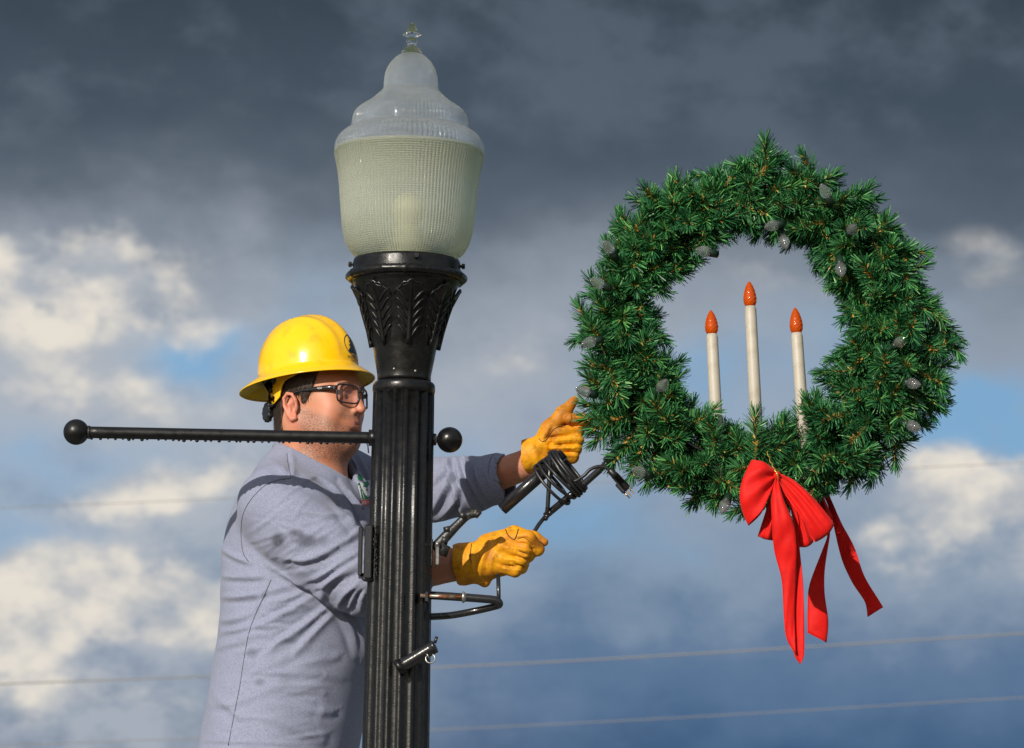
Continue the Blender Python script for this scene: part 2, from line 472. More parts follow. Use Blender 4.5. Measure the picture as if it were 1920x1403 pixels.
M['bead'] = mat('water_dark_refraction', (0.006, 0.006, 0.007), 0.04, coat=.8)  # drops coloured black, painting in the dark bar they would refract
M['drop'] = mat('water', (1, 1, 1), 0.02, trans=1.0, ior=1.33)

# ================================================================== GROUND
def sheet(name, x0, x1, y0, y1, z, m):
    o = mk(name, [(x0, y0, z), (x1, y0, z), (x1, y1, z), (x0, y1, z)], [(0, 1, 2, 3)], m, smooth=False)
    o['kind'] = 'structure'; return o
sheet('ground', -1500, 1500, -1500, 1500, 0.0, M['grass'])
sheet('road', -1500, 1500, -10.5, -1.2, 0.004, M['asphalt'])
kv = boxm((0, 0.35, 0.066), (300, 0, 0), (0, 1.5, 0), (0, 0, 0.066), 0.02)
o = mk('pavement', kv[0], kv[1], M['concrete'], smooth=False); o['kind'] = 'structure'

# ================================================================== STREET LAMP
S = 1/840.0
def zr(py): return P(757, py, 0.0)[2]
lamp = empty('street_lamp', (0, 0, 0.132), 'black fluted street lamp post with a prismatic glass acorn globe', 'street lamp')
NFL = 16
def flute(r, h, th):
    x = (th*NFL/(2*math.pi)) % 1.0
    f = np.minimum(x, 1-x)*2                    # 0 at the arris, 1 mid-flute
    return r*(1.0-0.075*np.clip((f-0.22)/0.5, 0, 1)**0.8)
shaft_prof = [(r*S, zr(py)) for py, r in ((735, 57.5), (1000, 59.3), (1403, 62.5), (1800, 66), (2300, 71))]
V, F = lathe(shaft_prof[::-1], NFL*12, mod=flute)
th0 = math.pi/NFL*0.55
c_, s_ = math.cos(th0), math.sin(th0)
V[:, :2] = V[:, :2] @ np.array([[c_, s_], [-s_, c_]])
mk('shaft', V, F, M['black'], lamp)
zb = zr(2300)
mk('base', *lathe([(.20, .132), (.20, .20), (.185, .23), (.15, .30), (.135, .55), (.12, .62), (.10, .70), (.095, zb*.75+.132*.25), (.10, zb-.03), (.088, zb+.02)], 48), M['black'], lamp)
# collar ring on top of the shaft
cp = [(54, 741), (57.5, 738), (58.6, 734), (58.6, 727), (57.8, 722), (55, 718.5), (50, 717)]
mk('collar', *lathe([(r*S, zr(y)) for r, y in cp], 64), M['black'], lamp)
# flared capital
CAPP = [(716, 50.5), (705, 50.3), (685, 54), (652, 60), (620, 68), (588, 78), (565, 86.5), (545, 94), (535, 98)]
cz = np.array([zr(y) for y, r in CAPP]); crr = np.array([r*S for y, r in CAPP])
def cap_r(z): return np.interp(z, cz, crr)
zz = np.linspace(cz[0], cz[-1], 40)
capital = mk('capital', *lathe([(float(cap_r(z)), z) for z in zz] + [(100.5*S, zr(533)), (101*S, zr(529)), (98*S, zr(526))], 96), M['black'], lamp)
# acanthus leaves: raised blade, midrib, slanting veins and curled tip
NLEAF = 8
def capmap(u, z, off):
    r = cap_r(z)+off
    return np.array([r*math.cos(u), r*math.sin(u), z])
def leaf_mesh(u0):
    mb = MB(); hw = math.pi/NLEAF
    y_of = lambda v: 654-(654-541)*v            # v = 0 foot, 1 tip (photo rows)
    # blade with a lobed outline, curling outwards at the tip
    nv, nu = 34, 17
    V = []; 
    for i in range(nv):
        v = i/(nv-1)
        lobe = 0.90+0.10*abs(math.sin(v*math.pi*3.5))
        wid = hw*0.93*(0.60+0.42*math.sin(min(1, v*1.25)*math.pi/2))*lobe*(1 if v < .80 else max(0.10, math.cos((v-.80)/.20*math.pi/2)))
        for j in range(nu):
            s = -1+2*j/(nu-1)
            off = min(1, v*6)*(0.0016+0.0022*(1-s*s))-0.0012*(1-min(1, v*6))+0.0105*max(0, v-.70)**1.5/.30**1.5*(1-0.5*abs(s))
            off += 0.0014*math.cos(s*9.0)*(1-v)
            drop = -0.010*max(0, v-.9)/.1*abs(s)
            V.append(capmap(u0+s*wid, zr(y_of(v))+drop, off))
    F = [(i*nu+j, i*nu+j+1, (i+1)*nu+j+1, (i+1)*nu+j) for i in range(nv-1) for j in range(nu-1)]
    mb.add((V, F))
    # rolled lip round the tip
    lip = []
    for k in range(21):
        s = -1+2*k/20
        v = 0.985-0.20*abs(s)**1.6+0.018*math.cos(s*15)
        lip.append(capmap(u0+s*hw*0.90, zr(y_of(v)), 0.0075-0.004*abs(s)))
    mb.add(tube(lip, [.0016, .0030, .0034, .0030, .0016], 8))
    return mb
def vein_list(u0):
    hw = math.pi/NLEAF; out = []
    for sd in (-1, 1):
        for k, v in enumerate((0.10, 0.24, 0.38, 0.52, 0.66)):
            pts = []
            for t in np.linspace(0, 1, 9):
                y = 654-113*(v+0.20*t+0.03*math.sin(t*3))
                pts.append(capmap(u0+sd*hw*(0.16+(0.60+0.1*v)*t**0.9), zr(y), 0.0048-0.0012*t))
            out.append(tube(pts, [.0012, .0030, .0034, .0026, .0010], 8))
    return out
for i in range(NLEAF):
    u0 = -math.pi/2+0.12+i*2*math.pi/NLEAF
    lf = leaf_mesh(u0).build('leaf', M['black'], lamp)
    mb = MB()
    rib = [capmap(u0, zr(654-113*t), 0.0036+0.006*max(0, t-.72)/.28) for t in np.linspace(0, .99, 16)]
    mb.add(tube(rib, [.0058, .0048, .0036, .0026], 10)); mb.build('midrib', M['black'], lf)
    if math.sin(u0) < 0.45:
        for vt in vein_list(u0): mk('vein', vt[0], vt[1], M['black'], lf)
# rope moulding with bead joints
zring = zr(521)
mb = MB(); nseg = 240; pts = [(105.5*S*math.cos(a), 105.5*S*math.sin(a), zring) for a in np.linspace(0, 2*math.pi, nseg, endpoint=False)]
rad = np.array([0.0098+0.0016*(max(0, math.cos((a*16) % (2*math.pi)))**10) for a in np.linspace(0, 2*math.pi, nseg, endpoint=False)])
V, F = tube(pts, 1.0, 14, closed=True)
cp_ = np.repeat(np.array(pts), 14, 0); V = cp_+(V-cp_)*np.repeat(rad, 14)[:, None]
mk('rope_moulding', V, F, M['black'], lamp)
# globe holder band with set screws
mk('globe_holder', *lathe([(101*S, zr(530)), (102*S, zr(524)), (101.5*S, zr(510)), (101*S, zr(494)), (99.5*S, zr(489)), (94*S, zr(488.6)), (92*S, zr(500))], 96), M['black'], lamp)
for a in (-math.pi*1.0, -math.pi*0.44, -0.02, math.pi*0.5):
    d = np.array([math.cos(a), math.sin(a), 0]); c = d*101*S; c[2] = zr(498)
    mb = MB(); mb.add(lathe([(.0032, -.004), (.0032, .008)], 10, c, d)); mb.add(lathe([(.0062, .003), (.0066, .0045), (.0066, .0085), (.005, .0105)], 6, c, d))
    mb.build('set_screw', M['worn'], lamp, smooth=False)
for a, y in ((-1.93, 700), (-1.13, 703)):
    d = np.array([math.cos(a), math.sin(a), 0]); c = d*float(cap_r(zr(y))); c[2] = zr(y)
    mk('rivet', *ball(c, .0032, 10, 6), M['zinc'], lamp)
# flat access plate standing proud on the side of the capital
za, zb_ = zr(650), zr(586)
ra, rb_ = float(cap_r(za))+.003, float(cap_r(zb_))+.005
u = math.pi*1.0-0.06
A = np.array([ra*math.cos(u), ra*math.sin(u), za]); B = np.array([rb_*math.cos(u), rb_*math.sin(u), zb_])
ez = (B-A)/2; tx = np.array([-math.sin(u), math.cos(u), 0]); nx = np.cross(ez/np.linalg.norm(ez), tx)
mk('side_plate', *boxm((A+B)/2, tx*.016, ez, nx*.0022, .001), M['black'], lamp, smooth=False)

# ---- glass globe
def glassmat(name, c, rough, clear, milk, milkc, dshare):
    """pressed glass: refracting body, part straight see-through, part milky from dust and the prisms' scatter"""
    m = mat(name, c, rough, trans=1.0, ior=1.46)
    t = m.node_tree; b = t.nodes['Principled BSDF']; out = [n for n in t.nodes if n.type == 'OUTPUT_MATERIAL'][0]
    tp = t.nodes.new('ShaderNodeBsdfTransparent'); tp.inputs[0].default_value = tuple(c)+(1,)
    m0 = t.nodes.new('ShaderNodeMixShader'); m0.inputs[0].default_value = clear
    t.links.new(b.outputs[0], m0.inputs[1]); t.links.new(tp.outputs[0], m0.inputs[2])
    tl = t.nodes.new('ShaderNodeBsdfTranslucent'); tl.inputs[0].default_value = milkc+(1,)
    df = t.nodes.new('ShaderNodeBsdfDiffuse'); df.inputs[0].default_value = milkc+(1,)
    a1 = t.nodes.new('ShaderNodeMixShader'); a1.inputs[0].default_value = dshare
    t.links.new(tl.outputs[0], a1.inputs[1]); t.links.new(df.outputs[0], a1.inputs[2])
    mx = t.nodes.new('ShaderNodeMixShader'); mx.inputs[0].default_value = milk
    t.links.new(m0.outputs[0], mx.inputs[1]); t.links.new(a1.outputs[0], mx.inputs[2])
    t.links.new(mx.outputs[0], out.inputs[0])
    return m
M['glass_low'] = glassmat('prismatic_glass', (0.95, 0.98, 0.91), 0.04, 0.58, 0.19, (0.99, 0.99, 0.84), 0.70)
M['glass_top'] = glassmat('clear_ribbed_glass', (0.96, 0.98, 0.98), 0.03, 0.45, 0.085, (0.98, 0.99, 0.98), 0.70)
M['glass_fin'] = mat('clear_glass', (0.93, 0.95, 0.93), 0.03, trans=1.0, ior=1.5)
def smooth_prof(pp, n):
    q = cat_rom([(r, y, 0) for y, r in pp], n); return q[:, 0], q[:, 1]
low = [(488, 88), (482, 94), (472, 104), (458, 112.5), (440, 118), (415, 122), (380, 125.5), (345, 128.8), (318, 132.5), (302, 136), (292, 138.2), (286, 139)]
top = [(284, 139.6), (279, 140), (272, 139), (264, 135.5), (256, 130), (249, 121.5), (243, 111.5), (239.5, 108.8), (232, 108.6), (222, 107.2), (213, 104), (206, 98), (199, 88), (192, 77),
       (183, 66), (175, 57), (169, 51.5), (164, 49.6), (155, 49.6), (144, 48.6), (132, 45.5), (121, 39.5), (112, 32), (106, 25), (102, 19.5)]
def shell(prof, rows, seg, vrib, vamp, hrib, hamp, thick, iamp=.0016):
    r, y = smooth_prof(prof, rows)
    z = np.array([zr(v) for v in y]); r = r*S
    arc = np.concatenate([[0], np.cumsum(np.hypot(np.diff(r), np.diff(z)))])
    fade = np.clip(np.minimum(arc, arc[-1]-arc)/0.006, 0, 1)
    hm = hamp*np.abs(np.sin(arc*math.pi/hrib))*fade if hrib else np.zeros_like(r)
    th = np.linspace(0, 2*math.pi, seg, endpoint=False)
    vm = vamp*np.cos(th*vrib)
    out = np.stack([np.outer(r+hm, np.cos(th))+np.outer(fade, vm*np.cos(th)), np.outer(r+hm, np.sin(th))+np.outer(fade, vm*np.sin(th)), np.repeat(z[:, None], seg, 1)], 2)
    ri = np.maximum(r-thick, 0.002)
    vi_ = iamp*np.cos(th*vrib+math.pi)
    inn = np.stack([np.outer(ri, np.cos(th))+np.outer(fade, vi_*np.cos(th)), np.outer(ri, np.sin(th))+np.outer(fade, vi_*np.sin(th)), np.repeat(z[:, None], seg, 1)], 2)
    V = np.concatenate([out.reshape(-1, 3), inn.reshape(-1, 3)]); F = []
    n = rows; j = np.arange(seg); k = (j+1) % seg
    for i in range(n-1):
        a, b = i*seg, (i+1)*seg
        F.append(np.stack([a+j, a+k, b+k, b+j], 1))
        a, b = (n+i)*seg, (n+i+1)*seg
        F.append(np.stack([a+k, a+j, b+j, b+k], 1))
    F.append(np.stack([n*seg+j, n*seg+k, k, j], 1))
    a, b = (n-1)*seg, (2*n-1)*seg
    F.append(np.stack([a+j, a+k, b+k, b+j], 1))
    return V, np.concatenate(F)
globe = mk('globe', *shell(low, 260, 720, 120, .0010, .0052, .0034, .004, .0006), M['glass_low'], lamp, label='pale green prismatic lower bowl of the glass globe')
mk('globe_cap', *shell(top, 150, 720, 90, .0021, None, 0, .0035, 0.0), M['glass_top'], globe, label='clear ribbed stepped glass top')
rimv = lathe([(r*S, zr(y)) for r, y in ((136, 290), (140.5, 289), (141.6, 286), (141, 282.5), (137, 282))], 160)
mk('globe_rim', *rimv, M['glass_low'], globe)
fin = [(20, 103), (20.5, 99), (20, 95), (16, 91), (11, 88), (7.5, 85), (8.5, 82), (11, 78), (10, 74), (8, 71), (10, 69.5), (16.5, 67), (17.5, 64.5), (12, 62), (10, 56), (7.5, 50), (4.5, 45), (1.5, 42)]
mk('finial', *lathe([(r*S, zr(y)) for r, y in fin], 10), M['glass_fin'], lamp, smooth=False)
# what stands inside the globe: white socket, ribbed reflector and bulb
M['ceramic'] = mat('white_ceramic', (0.88, 0.86, 0.80), 0.3)
M['frost'] = mat('frosted_bulb', (0.88, 0.86, 0.78), 0.25, coat=0.5)
M['inner'] = mat('inner_refractor', (0.80, 0.80, 0.68), 0.35)
skt = mk('lamp_socket', *lathe([(.060, zr(500)), (.060, zr(470)), (.055, zr(466)), (.034, zr(458)), (.032, zr(430)), (.026, zr(426))], 32), M['ceramic'], lamp)
bl = [(.018, 430), (.020, 424), (.031, 412), (.036, 398), (.035, 384), (.026, 370), (.014, 363), (.002, 361)]
mk('bulb', *lathe([(r, zr(y)) for r, y in bl], 32), M['frost'], lamp)

# ---- banner arm to the left with ball end, and the ball on its far end
za = P(690, 821, 0)[2]; xl = P(143, 806, 0)[0]
arm = mk('banner_arm', *tube(np.linspace((-.055, 0, za), (xl+.02, 0, za), 24), .0132, 24), M['black_bar'], lamp)
mk('ball_end', *ball((xl, 0, za), .0288, 36, 20), M['black_bar'], arm)
mb = MB(); mb.add(lathe([(.0150, xl+.026), (.0150, xl+.031)], 20, (0, 0, za), (1, 0, 0))); mb.build('arm_ferrule', M['worn'], arm)
mb = MB(); mb.add(lathe([(.0185, 0), (.0185, .017), (.016, .019)], 20, (-.064-.012, 0, za), (1, 0, 0))); mb.build('arm_socket', M['black'], arm)
xr, zrr = P(843, 825, 0)[0], P(843, 825, 0)[2]
kn = mk('ball_knob', *ball((xr, 0, zrr), .0288, 36, 20), M['black'], lamp)
mb = MB(); mb.add(lathe([(.0075, .060), (.0075, xr-.02)], 14, (0, 0, zrr), (1, 0, 0))); mb.add(lathe([(.0145, .064), (.0145, .073), (.012, .075)], 6, (0, 0, zrr), (1, 0, 0))); mb.build('knob_bolt', M['worn'], kn)
mk('knob_washer', *lathe([(.012, xr-.034), (.012, xr-.029)], 20, (0, 0, zrr), (1, 0, 0)), M['zinc'], kn)
# rain hanging under the arm, coloured black for the dark bar refracted in it
for i in range(38):
    x = -0.10-0.60*((i+random.random()*0.8)/38)
    r = random.uniform(.0018, .0036)
    mk('water_drop', *ball((x, random.uniform(-.002, .002), za-.0128-r*.25), r*1.15, 10, 7, (1.15, 1, 1.1)), M['bead'], arm)
# thin tie hanging at the socket
mk('cable_tie', *tube([P(687, 829, -.02), P(690, 838, -.022), P(691, 850, -.02)], .0016, 6), M['black_bar'], arm)

# ---- clamp plate on the left of the shaft
def bx(name, px0, px1, py0, py1, Y, dep, m, parent, bev=.002, yaw=0.0):
    a = P(px0, py1, Y); b = P(px1, py0, Y); c = (a+b)/2; hx = (b[0]-a[0])/2; hz = (b[2]-a[2])/2
    ex = np.array([math.cos(yaw), math.sin(yaw), 0])*hx; ey = np.array([-math.sin(yaw), math.cos(yaw), 0])*dep
    return mk(name, *boxm(c, ex, ey, (0, 0, hz), bev), m, parent, smooth=False)
pl = bx('clamp_plate', 671, 681, 992, 1082, -.012, .034, M['steel'], lamp)
bx('clamp_pad', 682, 700, 987, 1088, -.018, .030, M['steel'], pl, .003)
mk('clamp_hook', *tube([P(678, 1078, -.03), P(684, 1086, -.035), P(700, 1088, -.035)], .006, 10), M['steel'], pl)
weld = MB()
for i in range(34):
    y = 1000+i*2.4; p = P(704+random.uniform(-3, 3), y, -.053+random.uniform(-.003, .002))
    weld.add(ball(p, random.uniform(.0018, .0036), 7, 5))
weld.build('weld_bead', M['black'], pl)['kind'] = 'stuff'

# ---- upper swing bracket on the right
br = bx('bracket_plate', 800, 812, 1012, 1064, 0.0, .020, M['worn'], lamp)
b2 = bx('bracket_lug', 816, 823, 1018, 1060, -.012, .010, M['zinc'], br, .002, 0.15)
armp = [P(812, 1030, 0), P(836, 1006, .0), P(858, 984, .0), P(877, 967, .0), P(896, 963, .0)]
mk('bracket_arm', *tube(cat_rom(armp, 24), [.011, .012, .0098, .0095, .0088], 12, flat=(1, .8)), M['worn'], br)
for (a, b, r) in (((840, 998), (838, 988), .0088), ((872, 972), (864, 962), .0085), ((893, 962), (899, 967), .0088), ((826, 1040), (834, 1022), .0150), ((828, 1012), (840, 1015), .010)):
    mk('bracket_boss', *tube([P(a[0], a[1], -.002), P(b[0], b[1], -.002)], r, 12), M['worn'], br)
mk('pivot_pin', *tube([P(820, 1020, -.03), P(820, 1022, .02)], .0042, 10), M['zinc'], br)

# ---- lower looped bracket with rusty bolt and upright pin
lb = mk('loop_bracket', *tube(cat_rom([P(800, 1116, .01), P(850, 1119, .0), P(905, 1123, -.005), P(930, 1126, -.005), P(936, 1134, .0), P(925, 1138, .012), P(890, 1146, .03), P(845, 1154, .03), P(800, 1157, .02)], 50), .0092, 12, flat=(1.0, .85)), M['steel'], lamp)
mk('upright_pin', *tube([P(935, 1141, -.002), P(935, 1112, -.002), P(934, 1078, .0)], .0048, 10), M['steel'], lb)
mk('bracket_tab', *boxm(P(800, 1120, -.058), (.0035, 0, 0), (0, .014, 0), (0, 0, .011), .001), M['steel'], lb, smooth=False)
bt = mk('bolt', *tube([P(788, 1117, -.062), P(866, 1120, -.062)], .0046, 12), M['rust'], lb)
mk('bolt_head', *lathe([(.0048, 0), (.0125, .001), (.0128, .004), (.010, .008), (.004, .010)], 20, P(866, 1120, -.062), (1, 0, 0)), M['zinc'], bt)

# ---- stub pipe with split ring
sp = P(752, 1250, -.085); se = P(814, 1213, -.100)
st = mk('stub_pipe', *tube(np.linspace(sp, se, 8), .0145, 24), M['steel'], lamp)
mk('stub_weld', *tube([sp+(sp-se)*.10, sp+(se-sp)*.08], [.021, .0165], 16), M['black'], st)
ax = (se-sp)/np.linalg.norm(se-sp)
mk('stub_cap', *lathe([(.0148, -.003), (.0150, .001), (.0135, .003), (.004, .003)], 24, se, ax), M['steel'], st)
mk('stub_hole', *lathe([(.0036, .0025), (.0036, .0036)], 12, se, ax), M['black_bar'], st)
mk('stub_screw', *tube([P(815, 1206, -.1), P(819, 1194, -.1)], .0036, 8), M['worn'], st)
rc = P(807, 1235, -.105)
mk('split_ring', *tube([rc+.0102*np.array([math.cos(a), .25*math.sin(a), math.sin(a)]) for a in np.linspace(0, 2*math.pi, 32, endpoint=False)], .0017, 8, closed=True), M['zinc'], st)
mk('split_pin', *tube([P(800, 1226, -.108), P(806, 1236, -.106)], .0014, 6), M['zinc'], st)

# ================================================================== POWER LINES far behind
def power_line(pts, Y, r, label):
    w = np.array([P(x, y, Y) for x, y in pts]); ext = cat_rom(w, 40)
    d0 = ext[0]-ext[1]; d1 = ext[-1]-ext[-2]
    a = ext[0]+d0/abs(d0[0])*26; b = ext[-1]+d1/abs(d1[0])*24
    return a, b, tag(mk('power_line', *tube(np.vstack([[a], ext, [b]]), r, 8), M['cable']), label, 'power line', 'power lines across the sky')
ends = []
for pts, r, lb_ in (([(0, 953), (960, 912), (1920, 868)], .0045, 'thin blurred power line behind the shoulder, highest of the three wires'),
                    ([(0, 1283), (960, 1245), (1920, 1188)], .0095, 'blurred thick power line crossing behind the ribbon tails, middle wire'),
                    ([(0, 1398), (960, 1362), (1920, 1308)], .006, 'blurred power line near the shirt hem, lowest of the three wires')):
    a, b, _ = power_line(pts, 62.0, r, lb_); ends.append((a, b))
for k in (0, 1):
    xs = [e[k] for e in ends]; c = np.mean(xs, 0); h = max(x[2] for x in xs)+.9
    up_ = empty('utility_pole', (c[0], c[1], 0), 'weathered wooden utility pole holding the power lines, %s' % ('down the street' if k else 'up the street'), 'utility pole', 'utility poles')
    mk('pole', *tube([(c[0], c[1]+.16, -.2), (c[0], c[1]+.16, h)], [.17, .12], 16), M['wood'], up_)
    for x in xs: mk('insulator', *tube([x+np.array([0, .06, 0]), x-np.array([0, .02, 0])], .05, 10), M['ceramic'], up_)

# ================================================================== WREATH
WY = 0.22
wc = P(1440, 612, WY); SW = 1/((840*12.0)/(12.0+WY))
TILT = math.radians(2.6)                                  # it leans a little to the left
ux = np.array([math.cos(TILT), 0, math.sin(TILT)*-1]); ux = np.array([math.cos(TILT), 0, math.sin(TILT)])
uz = np.array([-math.sin(TILT), 0, math.cos(TILT)]); uy = np.array([0, 1.0, 0])
wreath = empty('christmas_wreath', wc-uz*.42, 'round artificial pine wreath with three electric candles, held beside the lamp post', 'wreath')
def needle_mat():
    m = mat('pvc_needles', (0.030, 0.105, 0.042), 0.42, spec=0.42)
    t = m.node_tree; b = t.nodes['Principled BSDF']
    g = t.nodes.new('ShaderNodeNewGeometry'); oi = t.nodes.new('ShaderNodeObjectInfo')
    r1 = t.nodes.new('ShaderNodeValToRGB'); r1.color_ramp.elements[0].color = (0.007, 0.058, 0.024, 1); r1.color_ramp.elements[1].color = (0.125, 0.350, 0.105, 1)  # ramp paints shaded teal to sunlit yellow-green on needles at random
    e = r1.color_ramp.elements.new(.5); e.color = (0.023, 0.138, 0.046, 1)
    t.links.new(g.outputs['Random Per Island'], r1.inputs[0])
    mx = t.nodes.new('ShaderNodeMix'); mx.data_type = 'RGBA'; mx.blend_type = 'MULTIPLY'; mx.inputs[0].default_value = 1
    r2 = t.nodes.new('ShaderNodeValToRGB'); r2.color_ramp.elements[0].color = (.72, .80, .85, 1); r2.color_ramp.elements[1].color = (1.22, 1.15, 1.0, 1)
    t.links.new(oi.outputs['Random'], r2.inputs[0])
    t.links.new(r1.outputs[0], mx.inputs[6]); t.links.new(r2.outputs[0], mx.inputs[7]); t.links.new(mx.outputs[2], b.inputs['Base Color'])
    return m
M['needle'] = needle_mat()
M['twig'] = mat('brown_twig', (0.10, 0.055, 0.022), 0.6, var=(200, (0.24, 0.13, 0.04), .45, .65))
M['bud'] = mat('tan_bud_scale', (0.62, 0.36, 0.08), 0.5)
def sprig_arrays(L, seed, n=150, nl=(.030, .039)):
    g = np.random.default_rng(seed); V = []; F = []; MI = []
    bend = g.uniform(-.018, .018, 2)
    def ctr(t): return np.array([bend[0]*t*t, bend[1]*t*t, L*t])
    tv, tf = tube([ctr(t) for t in np.linspace(0, .97, 5)], [.0022, .0010], 4)
    V += list(tv); F += tf; MI += [1]*len(tf)
    for i in range(n+44):
        bud = i >= n
        t = (0.10+0.90*((i+.5)/n)**0.9) if not bud else g.uniform(.2, .98)
        a = i*2.39996+g.uniform(-.35, .35)
        ang = math.radians(np.interp(t, [0, .75, 1], [70, 58, 18])+g.uniform(-7, 7))
        if bud: ang = math.radians(g.uniform(30, 60))
        ln = g.uniform(*nl)*(1 if t < .8 else 0.9) if not bud else g.uniform(.007, .014)
        w = .00115 if not bud else .0020
        rd = np.array([math.cos(a), .50*math.sin(a), 0]); rd /= np.linalg.norm(rd); d = rd*math.sin(ang)+np.array([0, 0, math.cos(ang)])
        sd = np.cross(d, rd+g.normal(0, .5, 3)); sd /= np.linalg.norm(sd)+1e-9
        p = ctr(min(t, .97)); k = len(V)
        cur = np.array([0, 0, 1.0])*ln*g.uniform(.0, .10)+g.normal(0, .0008, 3)
        V += [p-sd*w, p+sd*w, p+d*ln*.55+sd*w*1.05+cur*.3, p+d*ln*.55-sd*w*1.05+cur*.3, p+d*ln+cur+sd*w*.75, p+d*ln+cur-sd*w*.75]
        F += [(k, k+1, k+2, k+3), (k+3, k+2, k+4, k+5)]; MI += [2 if bud else 0]*2
    return np.array(V), F, MI
SPV = [sprig_arrays(L, 100+i, n) for i, (L, n) in enumerate(((.085, 150), (.10, 170), (.11, 185), (.095, 165), (.08, 140), (.115, 190)))]
SPM = []
for i, (V, F, MI) in enumerate(SPV):
    me = bpy.data.meshes.new('sprig'); me.from_pydata(V.tolist(), [], F)
    for m in ('needle', 'twig', 'bud'): me.materials.append(M[m])
    me.polygons.foreach_set('material_index', np.array(MI, dtype=np.int32)); me.update(); SPM.append(me)
# outer and inner reach (photo px) by bearing, clockwise from the top
ANG = np.radians([0, 20, 40, 60, 80, 100, 120, 140, 160, 180, 200, 220, 240, 260, 280, 300, 320, 340, 360])
OUT = np.array([338, 334, 330, 322, 332, 372, 378, 366, 350, 372, 378, 388, 382, 366, 362, 356, 354, 332, 338])*SW*.965
INN = np.array([170, 166, 148, 138, 140, 146, 140, 140, 162, 186, 206, 202, 188, 196, 202, 196, 178, 172, 170])*SW
def ring(th):
    o = np.interp(th % (2*math.pi), ANG, OUT); i = np.interp(th % (2*math.pi), ANG, INN)
    return (o+i)/2, (o-i)/2
def wpt(x, y, z): return wc+ux*x+uy*y+uz*z
def quat_from(d, spin):
    z_ = Vector(d).normalized(); y_ = Vector(spin); y_ = (y_-z_*y_.dot(z_)).normalized(); x_ = y_.cross(z_)
    return Matrix(((x_[0], y_[0], z_[0]), (x_[1], y_[1], z_[1]), (x_[2], y_[2], z_[2]))).to_quaternion()
sprigs = []
NS = 600
for i in range(NS):
    th = 2*math.pi*((i*0.618034) % 1.0)+random.uniform(-.05, .05)
    phi = 2*math.pi*((i*0.7548777) % 1.0)+random.uniform(-.25, .25)     # round the tube: 0 = outward, pi/2 = to the street
    R, T = ring(th)
    er = np.array([math.sin(th), 0, math.cos(th)]); et = np.array([math.cos(th), 0, -math.sin(th)])
    nrm = er*math.cos(phi)*1.0+np.array([0, -1, 0])*math.sin(phi)
    tang = random.gauss(0.25, .95)
    vi = random.randrange(6); L = (.085, .10, .11, .095, .08, .115)[vi]
    d = nrm+et*tang+np.array([0, -1, 0])*0.18*random.random()
    d /= np.linalg.norm(d)
    reach = T*random.uniform(.84, 1.04) if random.random() > .07 else T*1.14
    reach *= 1+.09*math.sin(7*th+1)+.07*math.sin(13*th+phi*2)+.05*math.sin(23*th-phi)
    dep = 0.78 if math.sin(phi) < 0 else 0.92
    tip = nrm*np.array([1, dep, 1])*reach
    p0 = er*R+tip-d*(L+.014)+np.array([0, 0, 0])
    base = wpt(p0[0], p0[1], p0[2]); dw = ux*d[0]+uy*d[1]+uz*d[2]
    nw = ux*nrm[0]+uy*nrm[1]+uz*nrm[2]
    sprigs.append((base, dw, vi, nw+np.array([random.gauss(0, .45), -.6+random.gauss(0, .35), random.gauss(0, .45)]), math.sin(phi)+0.45*abs(math.cos(phi))))
# a few sprigs that stick out where the photograph shows them
for px, py, tx_, tz_, Y in ((1440, 255, .0, 1, .18), (1440, 268, .18, 1, .2), (1288, 684, .8, .45, .26), (1425, 768, .08, 1, .13), (1578, 330, .9, .4, .2), (1640, 350, .75, .6, .2), (1270, 322, -.3, 1, .2), (1788, 690, 1, .1, .2), (1745, 500, 1, .45, .2), (1560, 708, -.5, .8, .20), (1285, 700, .6, .7, .20), (1086, 776, -1, .12, .17), (1094, 806, -1, -.35, .17), (1088, 748, -.9, .35, .20), (1100, 835, -.8, -.6, .18), (1135, 880, -.6, -.8, .18), (1172, 905, -.4, -.9, .18), (1205, 920, -.3, -1, .2)):
    d = np.array([tx_, -.1, tz_]); d /= np.linalg.norm(d)
    sprigs.append((P(px, py, Y)-d*.128, d, 5, np.array([random.gauss(0, .3), -1, random.gauss(0, .3)]), 3.0))
order = sorted(range(len(sprigs)), key=lambda i: -sprigs[i][4])
rest = []
for n_, i in enumerate(order):
    b, d, vi, sp_, _ = sprigs[i]
    q = quat_from(d, sp_)
    if n_ < 300:
        o = bpy.data.objects.new('sprig', SPM[vi]); COL.link(o); o.parent = wreath
        o.location = tuple(b-WPOS[wreath.name]); o.rotation_mode = 'QUATERNION'; o.rotation_quaternion = q
    else: rest.append((b, q, vi))
VV, FF, MM = [], [], []; n0 = 0
for b, q, vi in rest:
    V, F, MI = SPV[vi]; Rm = np.array(q.to_matrix())
    VV.append(V @ Rm.T+b); FF.append(np.array([f for f in F if len(f) == 4])+n0); MM += [m for f, m in zip(F, MI) if len(f) == 4]; n0 += len(V)
o = mk('foliage', np.concatenate(VV), np.concatenate(FF), None, wreath, smooth=False, mats=[M['needle'], M['twig'], M['bud']], midx=MM); o['kind'] = 'stuff'
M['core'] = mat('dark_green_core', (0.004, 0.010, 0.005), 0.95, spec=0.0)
# two wire rings inside
for dr, yy in ((-.02, -.02), (.02, .03)):
    pts = []
    for th in np.linspace(0, 2*math.pi, 96, endpoint=False):
        R, T = ring(th); pts.append(wpt((R+dr)*math.sin(th), yy, (R+dr)*math.cos(th)))
    mk('wire_ring', *tube(pts, .0045, 8, closed=True), M['steel'], wreath)
